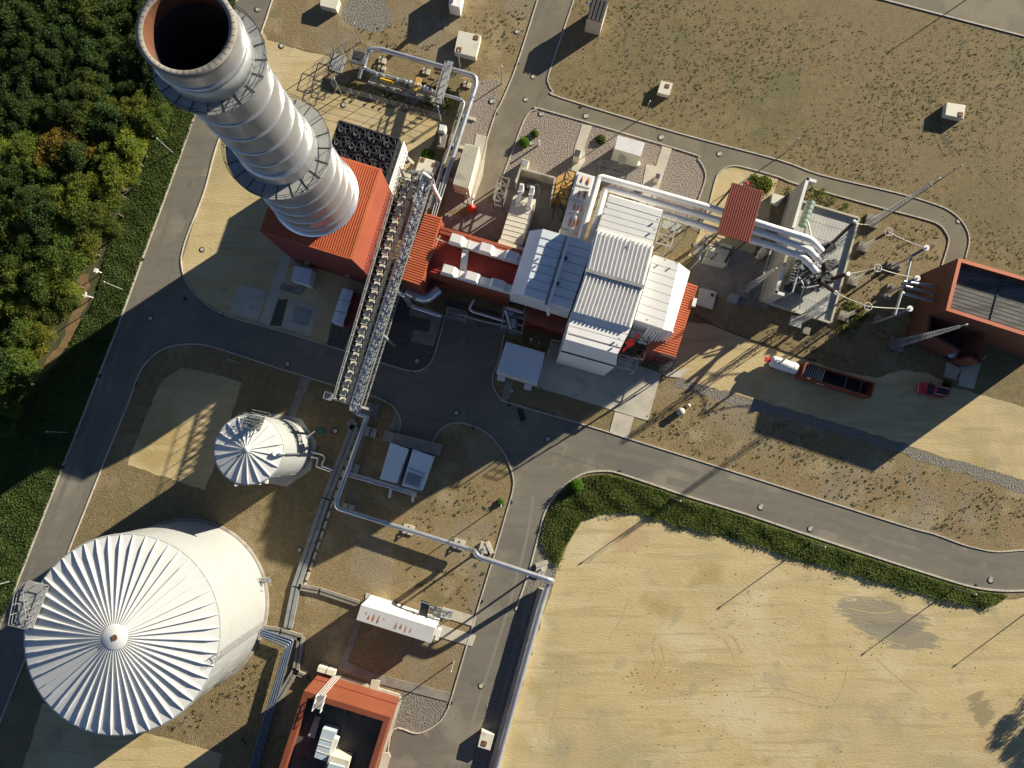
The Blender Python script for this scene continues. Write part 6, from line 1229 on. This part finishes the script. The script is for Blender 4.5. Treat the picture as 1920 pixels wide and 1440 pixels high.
for k in range(4): pipe('pipeline', ['outermost', 'second', 'third', 'innermost'][k] + ' of the four parallel blue grey pipes beside the red building', [(488, 1180 + k * 4, 1.0), (550 - k * 4, 1200 + k * 4.5, 1.0), (541 - k * 4.2, 1232 + k, 1.0), (482 - k * 4.6, 1442, 1.0), (478 - k * 4.6, 1460, 1.0)], .14, 'bluepipe', 0, .4)
# two grey containers with wall beam
for k, (pts, lab) in enumerate((([(732,830),(766,842),(742,906),(712,898)], 'plain blue grey container west of its twin by the concrete beam'), ([(774,842),(812,856),(789,920),(753,911)], 'blue grey container with reddish lattice on its lid'))):
    t = thing('container', lab, 'container', cen(quad(pts, 2.9)), 'blue grey containers'); q = quad(pts, 2.9); mb = MB(); mb.prism(q, .15); mb.build('body', 'bluegrey', t)
    mb = MB(); mb.bar(q[1] + Vector((0, 0, .03)), q[2] + Vector((0, 0, .03)), .18, .06); mb.bar(q[0].lerp(q[3], .5) + Vector((0, 0, .02)), q[1].lerp(q[2], .5) + Vector((0, 0, .02)), .03); mb.build('edge_rail', 'white', t)
    mb = MB(); mb.obox(cen(q) + Vector((0, 0, .08)), (1, -.3, 0), 3.1, 6.2, .15); mb.build('base', 'concdark', t)
    if k:
        mb = MB()
        for i in range(12): a = q[0].lerp(q[3], .62) + (q[1] - q[0]) * (.1 + .06 * i); b = q[0].lerp(q[3], .9) + (q[1] - q[0]) * (.1 + .06 * i); mb.bar(a + Vector((0, 0, .05)), b + Vector((0, 0, .05)), .05)
        for s_ in (.5, .6): mb.bar(q[0].lerp(q[3], s_) + (q[1] - q[0]) * .1 + Vector((0, 0, .08)), q[0].lerp(q[3], s_) + (q[1] - q[0]) * .85 + Vector((0, 0, .08)), .06)
        mb.build('vent_grille', 'hatch', t)
mb = MB(); q = quad([(722,807),(827,833),(821,854),(716,826)], 2.4); mb.prism(q, 0); solo('concrete_wall', 'thick concrete beam wall north of the two blue grey containers', 'wall', mb, 'concdark', cen(q))
mb = MB(); mb.prism(quad([(686,752),(712,760),(704,783),(672,775)], .4), 0); solo('foundation_slab', 'concrete foundation block under the south end of the pipe bridge', 'foundation', mb, 'concdark', P(693,768))
mb = MB(); q = quad([(613,735),(626,739),(622,752),(609,747)], 2.0); mb.prism(q, 1.9); rail(mb, q + [q[0]], 1, .04, .6); solo('platform', 'small dark steel cage platform west of the pipe bridge end', 'platform', mb, 'dull', cen(q))
# rusty roofed white shed
ws = thing('container', 'long white shed with red rust streaks on its roof', 'shed', P(745,1160,0)); zz = 4.2
ra, rb2, rc, rd_ = P(677,1134,zz), P(816,1177,zz), P(808,1206,3.9), P(668,1162,3.9); n1, n2 = P(687,1125,3.7), P(821,1169,3.7)
mb = MB(); mb.prism([n1 - Vector((0, 0, .1)), n2 - Vector((0, 0, .1)), rc - Vector((0, 0, .1)), rd_ - Vector((0, 0, .1))], .2); mb.build('body', 'white', ws)
mb = MB(); mb.add([ra, rb2, rc, rd_, n1, n2], [(0, 3, 2, 1), (4, 0, 1, 5)]); mb.cur = 1
for t_ in (.10, .145, .205, .27, .34, .51, .575, .64, .705):
    s_, e_ = ra.lerp(rb2, t_), rd_.lerp(rc, t_ - .006); up = Vector((0, 0, .012)); l0, l1 = random.uniform(.25, .45), random.uniform(.72, .86); wd = (rb2 - ra).normalized() * random.uniform(.10, .18)
    if t_ in (.10, .34): wd *= .5; l1 = .5
    A_, B_, C_ = s_.lerp(e_, l0) + up, s_.lerp(e_, l0 + (l1 - l0) * .7) + up, s_.lerp(e_, l1) + up
    mb.add([A_ - wd * .15, B_ - wd, C_ - wd * .7, C_ + wd * .7, B_ + wd, A_ + wd * .15], [(0, 1, 2, 3, 4, 5)])
mb.build('roof', ['white', 'rust'], ws)
mb = MB(); mb.obox(P(822,1188,2.8), (.3, 1, 0), 1.5, .5, 1.6); mb.build('end_box', 'white', ws)
ss = thing('stair_platform', 'dark stair platform with steel steps at the rusty roofed shed', 'stairs', P(800,1140,0)); q = quad([(791,1125),(806,1130),(800,1163),(784,1158)], 2.4); mb = MB(); mb.prism(q, 2.3); mb.build('deck', 'dark', ss)
mb = MB(); rail(mb, [q[3], q[0], q[1]], 1.1, .05, .9); rail(mb, [P(808,1134,2.4), P(849,1143,.2)], 1.1, .05, 1); rail(mb, [P(806,1152,2.4), P(846,1158,.2)], 1.1, .05, 1); mb.build('railing', 'dull', ss); mb = MB()
for k in range(11): a, b = P(809,1136,2.3).lerp(P(848,1145,.2), k / 10), P(806,1151,2.3).lerp(P(845,1158,.2), k / 10); mb.bar(a, b, .25, .05)
mb.build('steps', 'dull', ss)
mb = MB(); p = P(818,1160,.6); mb.tube(bend([p + Vector((-.8, .4, 0)), p, p + Vector((.8, .5, .2)), p + Vector((.8, .5, -.5))], .3), .2, 8); solo('valve_set', 'small pale valve pipe below the steel stair of the shed', 'valve', mb, 'cream', (p.x, p.y, 0))
# condenser boxes south of the stack building
t = thing('transformer_box', 'blue grey metal box on a plinth at the wall of the stack building', 'cabinet', P(568,515,0)); q = quad([(552,498),(585,505),(579,534),(546,525)], 2.8); mb = MB(); mb.prism(q, .4); mb.build('body', 'bluegrey', t); mb = MB(); mb.prism(quad([(556,535),(570,538),(566,548),(553,545)], .5), 0); mb.build('step', 'concdark', t); mb = MB(); mb.prism([p - Vector((0, 0, 2.4)) for p in q], 0); mb.build('plinth', 'concrete', t)
t = thing('compressor_house', 'row of three pale curved covers on a dark red base beside the bridge', 'machine house', P(650,575,0)); mb = MB(); mb.prism(quad([(658,546),(694,556),(668,617),(640,610)], 2.0), 0); mb.build('wall', 'darkred', t)
for k in range(3):
    a0, a1 = P(642,540,2.6).lerp(P(621,604,2.6), k / 3 + .01), P(642,540,2.6).lerp(P(621,604,2.6), (k + 1) / 3 - .01); b0, b1 = P(663,545,3.0).lerp(P(643,610,3.0), k / 3 + .01), P(663,545,3.0).lerp(P(643,610,3.0), (k + 1) / 3 - .01)
    mb = MB(); m0, m1 = a0.lerp(b0, .45) + Vector((0, 0, .35)), a1.lerp(b1, .45) + Vector((0, 0, .35)); mb.add([a0, m0, b0, b1, m1, a1] + [Vector((p.x, p.y, 0)) for p in (a0, m0, b0, b1, m1, a1)], [(0, 5, 4, 1), (1, 4, 3, 2), (0, 6, 11, 5), (5, 11, 10, 4), (4, 10, 9, 3), (0, 1, 7, 6), (1, 2, 8, 7)]); mb.build('cover', 'bluegrey', t)
mb = MB(); mb.prism(quad([(748,548),(770,556),(765,608),(735,600)], .15), 0)
for k in range(5): mb.bar(P(748,552,2.5).lerp(P(768,575,2.5), k / 4), P(738,600,2.5).lerp(P(764,608,2.5), k / 4), .12)
solo('steel_bay', 'dark triangular steel bay under the bent pipe east of the bridge', 'frame', mb, 'dark', P(755,580))
# ================================================================== CHAMBERS, MANHOLES, LAMPS, VEHICLES
def chamber(label, pts, z, hatches, m='cream'):
    q = quad(pts, z); t = thing('concrete_chamber', label, 'chamber', cen(q)); mb = MB(); mb.prism(q, 0); mb.build('body', m, t)
    for a, b, s_ in hatches:
        c = q[0].lerp(q[1], a).lerp(q[3].lerp(q[2], a), b); mb = MB(); mb.obox(c + Vector((0, 0, .04)), q[1] - q[0], s_, s_, .08); mb.build('hatch', 'hatch', t)
chamber('large pale concrete chamber with two rusty hatches near the top', [(860,57),(902,66),(892,107),(852,97)], 1.2, [(.82, .15, .7), (.2, .84, .7)])
chamber('pale chamber with one rusty hatch in the middle of the weedy field', [(1240,151),(1262,156),(1255,179),(1233,173)], .9, [(.62, .32, .6)])
chamber('pale chamber with one rusty hatch on the far right field beside tyre tracks', [(1776,192),(1811,197),(1807,222),(1773,215)], 1.1, [(.8, .75, .7)])
chamber('pale chamber cut by the top photo edge left of the gas station', [(602,-8),(636,-2),(630,17),(600,10)], 1.2, [])
chamber('pale chamber between container and black fan bank with two hatches', [(788,294),(824,303),(812,334),(777,325)], .8, [(.17, .14, .6), (.82, .25, .6)])
chamber('pale chamber with rusty hatch at the lower road edge', [(903,1371),(927,1378),(919,1407),(896,1400)], 1.2, [(.42, .68, .7)])
chamber('pale chamber in the shade south of the hall east corner', [(1314,540),(1344,548),(1336,580),(1307,571)], .5, [(.78, .22, .5)])
chamber('pale trapezoid concrete base left of the fire wall', [(1449,362),(1472,368),(1460,384),(1446,380)], .8, [])
chamber('grey machine cabinet in shade between chamber and mast', [(1370,549),(1387,554),(1382,570),(1366,564)], 1.2, [], 'dull')
p = P(853,4,2.0); mb = MB(); mb.prism(quad([(846,-45),(872,-38),(862,14),(841,8)], 2.4), 0); mb.prism(quad([(846,-45),(872,-38),(862,14),(841,8)], 2.5), 2.42); mb.tube([P(846,2,0), P(846,2,3.9)], .35, 10); solo('hut', 'white hut at the top photo edge above the large chamber', 'hut', mb, 'white', (p.x, p.y, 0))
mh = [(483,18,'in the left road by the stack rim'),(528,86,'on sand right of the upper stack gallery'),(644,197,'on sand between black fans and gas station fence'),(922,190,'on gravel left of the upper road bend'),(969,60,'on dry grass left of the upper road'),(985,187,'in the upper road junction, lower one'),(999,144,'in the upper road junction, upper one'),(1098,218,'in the inner road near the junction'),(1239,258,'in the inner road north of the small hut'),(1348,289,'in the inner road above the side lane'),(1014,214,'on lilac gravel at the rounded kerb corner'),(1004,246,'on lilac gravel with small shrub behind'),(995,269,'on lilac gravel beside the bright round shrub'),(1797,415,'in the inner road bend at the right'),(379,468,'on sunlit sand west of the stack building'),(282,597,'in the shaded road crossing on the left'),(515,538,'on the shaded concrete path'),(518,563,'on dark gravel beside the concrete path'),(539,682,'in the shaded cross road west of the bridge'),(782,677,'on dark gravel island east of the bridge'),(959,733,'on the path south of the blue grey shed'),(629,808,'beside the small tank and green lid'),(856,774,'in the shaded road east of the bridge end'),(562,1031,'left of the cable channel near the big tank'),(1027,823,'in the road at the shadow edge'),(1426,951,'in the lower road, left one of two'),(1519,992,'in the lower road, right one of two'),(1857,1088,'in the lower road at the far right'),(902,1286,'in the road beside the red parapet building')]
mo = None
for u, v, lab in mh:
    p = P(u, v); lb = 'round manhole cover ' + lab
    if mo is None:
        mo = thing('manhole', lb, 'manhole', (p.x, p.y, .02), 'round manhole covers'); mb = MB(); mb.lathe((p.x, p.y), [(.50, .02), (.50, .055), (.32, .055)], 20); mb.build('ring', 'dark', mo); mb = MB(); mb.cyl((p.x, p.y), .31, .02, .065, 18); mb.build('lid', 'concrete', mo)
    else: dup(mo, (p.x, p.y, .02), random.uniform(0, 6), random.uniform(.85, 1.05), lb)
mb = MB(); p = P(601,808); mb.cyl((p.x, p.y), .58, 0, .12, 20); solo('green_lid', 'dark green round lid on gravel east of the small tank', 'manhole', mb, 'greendisc', p)
mb = MB(); q = quad([(969,766),(980,766),(987,787),(976,791)], .045); mb.prism(q, 0.0); solo('drain_grate', 'black rectangular drain grate in the shaded road', 'drain', mb, 'black', cen(q))
for k, (u, v) in enumerate(((267,487),(218,610),(187,705),(118,876),(417,590),(772,697),(727,754),(888,801),(955,759),(1161,885),(958,942),(903,1128),(970,120),(930,214),(1090,199),(1236,238),(1829,1099),(845,1318),(347,560),(255,720))):
    p = P(u, v, .04); mb = MB(); mb.obox((p.x, p.y, .07), (1, 1.0, 0), .55, .4, .10); solo('gully', 'small dark gully grate ' + ['beside the ivy west of the sand', 'west of the shaded road crossing', 'on the left road edge above shadow', 'on the left road edge at the shadow tip', 'south of the sunlit sand', 'at the dark gravel island tip', 'south of the bridge end', 'north of the grey containers island', 'below the blue grey shed', 'on the grassy verge corner', 'east side of the container island', 'east of the rusty roofed shed', 'west of the upper road', 'left of the upper road bend', 'north of the lilac gravel', 'north of the small hut', 'at the far right of the lower road', 'east of the red parapet building', 'on the sand corner kerb', 'on the inner left kerb in shade'][k], 'drain', mb, 'black', (p.x, p.y, 0))
for k, (u, v, h) in enumerate(((1275,772,1.0),(1289,761,.8))):
    mb = MB(); p = P(u, v); mb.lathe((p.x, p.y), [((.55, .3)[k], 0), ((.55, .3)[k], h), (.01, h + .05)], 16); solo('vent_pipe', ['thicker', 'thinner'][k] + ' of two round concrete vent pipes on the dry verge', 'vent', mb, 'concrete', p)
mb = MB(); a = P(1010,272,0); mb.tube([a, a + Vector((0, 0, 1.6))], .14, 8); solo('bollard', 'white thin bollard on the lilac gravel casting a short shadow', 'bollard', mb, 'white', a)
lamps = [(677,79,'north of the gas station beside the outer pipe bend'),(641,178,'at the fence corner west of the gas skid'),(827,229,'beside the pale cabinet at the fence corner'),(863,129,'between the large chamber and the footbridge'),(941,157,'on dry ground left of the upper road'),(1207,219,'in the weedy field above the inner road'),(1472,287,'in the weedy field above the red canopy'),(324,286,'in the ivy beside the left road, upper one'),(230,543,'in the ivy beside the left road, middle one'),(128,811,'in the ivy beside the shaded left road'),(19,1090,'in the grass at the far left edge'),(453,682,'on the shaded verge south of the cross road'),(851,1240,'on dry grass beside the road near the red parapet building'),(940,945,'inside the road bend next to a tiny shrub'),(1261,935,'on the green verge, left one of three'),(1519,1017,'on the green verge, middle one of three'),(1788,1102,'on the green verge, right one of three'),(995,646,'behind the blue grey shed by the yard'),(1823,-8,'just above the top right road'),(878,385,'behind the red fire monitor'),(1958,1124,'past the right end of the green verge'),(1765,335,'in the weedy field above the inner road bend')]
lo = None
for u, v, lab in lamps:
    p = P(u, v); lb = 'thin steel lamp post ' + lab
    if lo is None:
        lo = thing('lamp_post', lb, 'lamp post', (p.x, p.y, 0), 'lamp posts'); mb = MB(); mb.tube([Vector((p.x, p.y, 0)), Vector((p.x, p.y, 4.9))], [.09, .06], 8); mb.build('pole', 'dull', lo); mb = MB(); mb.lathe((p.x, p.y), [(.05, 4.8), (.12, 4.9), (.15, 5.05), (.04, 5.12)], 12); mb.build('lamp_head', 'dull', lo)
    else: dup(lo, (p.x, p.y, 0), 0, 1.0, lb)
# sign in the wood clearing
cs2 = thing('marker_cross', 'white cross shaped marker in the clearing of the wood', 'marker', P(160,553)); p = P(160,553,2.0); mb = MB(); mb.bar(p + Vector((-.5, 0, 0)), p + Vector((.6, -.25, 0)), .22, .1); mb.bar(p + Vector((.1, .45, 0)), p + Vector((-.05, -.4, 0)), .2, .12); mb.bar(Vector((p.x, p.y, 0)), p, .1); mb.build('cross_arm', 'white', cs2)
mb = MB(); p = P(180,507,1.6); mb.obox(p, (1, -.3, 0), .45, .6, .35); mb.bar(Vector((p.x, p.y, 0)), p, .1); solo('marker_box', 'small white box on a post above the cross marker', 'marker', mb, 'white', (p.x, p.y, 0))
# ---- red car
def car(label, u, v, u2, v2):
    f0, r0 = P(u, v), P(u2, v2); d = (f0 - r0).normalized(); sd = Vector((-d.y, d.x, 0)); c = (f0 + r0) / 2; t = thing('parked_car', label, 'car', c)
    pt = lambda x, y, z: c + d * x + sd * y + Vector((0, 0, z))
    prof = [(-2.30, .45, .80), (-2.33, .8, .84), (-2.28, 1.05, .84), (-.9, 1.08, .87), (.75, 1.04, .87), (1.45, .95, .84), (2.1, .82, .74), (2.30, .62, .62), (2.28, .35, .60)]
    mb = MB(); mb.smooth = True; vs = []
    for x, z, wd in prof: vs += [pt(x, -wd, z), pt(x, -wd * .86, z + .06), pt(x, wd * .86, z + .06), pt(x, wd, z)]
    fs = []
    for i in range(len(prof) - 1):
        for j in range(3): a = i * 4 + j; fs.append((a, a + 4, a + 5, a + 1))
    mb.add(vs, fs)
    for s_ in (-1, 1):
        side = [pt(x, s_ * wd, z) for x, z, wd in prof]; low = [pt(x, s_ * wd * .97, .3) for x, z, wd in prof]
        for i in range(len(prof) - 1): mb.add([side[i], side[i + 1], low[i + 1], low[i]], [(0, 1, 2, 3) if s_ < 0 else (3, 2, 1, 0)])
    mb.add([pt(-2.3, -.8, .45), pt(-2.3, .8, .45), pt(-2.25, .75, .25), pt(-2.25, -.75, .25)], [(0, 1, 2, 3)]); mb.build('body', 'carpaint', t)
    lo_ = [(-2.2, .74), (-1.0, .80), (.2, .80), (1.05, .76)]; hi = [(-2.0, .60), (-1.0, .64), (.0, .64), (.35, .58)]
    mb = MB(); a = [pt(x, -w_, 1.06) for x, w_ in lo_] + [pt(x, w_, 1.06) for x, w_ in lo_[::-1]]; b = [pt(x, -w_, 1.62) for x, w_ in hi] + [pt(x, w_, 1.62) for x, w_ in hi[::-1]]
    for i in range(8): j = (i + 1) % 8; mb.add([a[i], a[j], b[j], b[i]], [(0, 1, 2, 3)])
    mb.build('window', 'glass', t); mb = MB(); mb.prism([p + Vector((0, 0, .05)) for p in b], 1.60); rf = mb.build('roof', 'carpaint', t)
    mb = MB(); mb.prism([pt(-1.75, -.42, 1.69), pt(-.1, -.42, 1.69), pt(-.1, .42, 1.69), pt(-1.75, .42, 1.69)], 1.66); mb.build('sunroof', 'glass', rf)
    for s_ in (-1, 1): mb = MB(); mb.tube([pt(-1.85, s_ * .56, 1.74), pt(.2, s_ * .58, 1.74)], .035, 6); mb.build('roof_rail', 'silver', rf)
    for x in (-1.45, 1.45):
        for s_ in (-1, 1):
            mb = MB(); mb.tube([pt(x, s_ * .62, .33), pt(x, s_ * .86, .33)], .33, 18); wh = mb.build('wheel', 'black', t); mb = MB(); mb.tube([pt(x, s_ * .85, .33), pt(x, s_ * .875, .33)], .2, 12); mb.build('rim', 'silver', wh)
    for s_ in (-1, 1):
        mb = MB(); mb.obox(pt(2.2, s_ * .55, .70), d, .16, .26, .12); mb.build('headlight', 'white', t); mb = MB(); mb.obox(pt(-2.31, s_ * .62, .88), d, .08, .2, .18); mb.build('tail_light', 'hoist', t); mb = MB(); mb.obox(pt(.75, s_ * .98, 1.05), sd, .2, .12, .14); mb.build('mirror', 'carpaint', t)
car('dark red estate car parked at the shadow edge on the sandy track', 1716, 727, 1772, 739)
# ---- open orange container
oc = thing('skip_container', 'long open topped orange container with a dark interior', 'container', P(1570,712)); zc = 2.4
q = [Vector((p.x, p.y, 0)) for p in quad([(1511,679),(1641,718),(1633,746),(1501,706)], zc)]
mb = MB(); inn = parapet(mb, q, .12, .25, zc); mb.build('side_wall', 'orange', oc); mb = MB(); mb.prism([Vector((p.x, p.y, .4)) for p in inn], .25); mb.build('floor', 'black', oc)
mb = MB(); parapet(mb, [p for p in q], .2, zc + .01, zc + .1)
for k in range(14): a, b = q[3].lerp(q[2], (k + .5) / 14), q[3].lerp(q[2], (k + .5) / 14); mb.bar(a + Vector((-.02, -.08, .3)), a + Vector((-.02, -.08, zc)), .1)
mb.build('rim', 'orange', oc)
mb = MB()
for k in range(9): a, b = inn[0].lerp(inn[1], .04 + k * .033), inn[3].lerp(inn[2], .04 + k * .033); mb.bar(Vector((a.x, a.y, 1.7)), Vector((b.x, b.y, 1.7)), .16, .1)
mb.build('slat', 'concrete', oc); mb = MB(); a, b = q[3].lerp(q[2], .25), q[3].lerp(q[2], .36); mb.bar(Vector((a.x, a.y - .1, 1.7)), Vector((b.x, b.y - .1, 1.7)), .04, .4); mb.build('label_plate', 'white', oc)
mb = MB(); a, b = inn[0].lerp(inn[1], .62), inn[3].lerp(inn[2], .62); mb.bar(Vector((a.x, a.y, 2.2)), Vector((b.x, b.y, 2.2)), .05); a, b = inn[0].lerp(inn[1], .84), inn[3].lerp(inn[2], .84); mb.bar(Vector((a.x, a.y, 2.2)), Vector((b.x, b.y, 2.2)), .05); mb.build('cross_bar', 'dull', oc)
# ---- white road tank
rt = thing('tank_trailer', 'white cylindrical tank lying beside the orange container', 'tank', P(1471,684)); a, b = P(1444,676,1.3), P(1497,693,1.3); d = (b - a).normalized(); mb = MB(); mb.tube([a, a + d * .15, a + d * .4, b - d * .4, b - d * .15, b], [.35, .7, .88, .88, .7, .35], 24); mb.build('vessel', 'white', rt)
mb = MB()
for t_ in (.3, .55, .8): p = a.lerp(b, t_); mb.tube([p - d * .04, p + d * .04], .90, 24)
mb.build('band', 'white', rt); mb = MB(); mb.obox(a - d * .45, d, .7, .6, .5); mb.build('coupling', 'hoist', rt); mb = MB(); mb.obox(a.lerp(b, .2) + Vector((0, 0, .9)), d, .5, .5, .25); mb.build('manhole_lid', 'dull', rt)
mb = MB()
for t_ in (.2, .8): p = a.lerp(b, t_); mb.obox((p.x, p.y, .25), d, .4, 1.6, .5)
mb.build('saddle', 'dark', rt)
mb = MB(); a, b = P(1300,590,.06), P(1440,655,.06); mb.tube(curve([P(1302,590,.1), P(1345,612,.1), P(1395,632,.1), P(1450,650,.1), P(1500,668,.1), P(1530,676,.1)], False, 5), .07, 6); solo('cable', 'black hose lying along the upper edge of the sandy track', 'hose', mb, 'black', P(1300,590))
mb = MB(); rail(mb, [P(1236,665,8), P(1266,674,8)], 1, .05, .8); rail(mb, [P(1266,674,8), P(1258,697,1)], 1, .05, .8); solo('stair', 'dark steel stair at the south end of the ribbed red annex', 'stairs', mb, 'dark', P(1260,690))
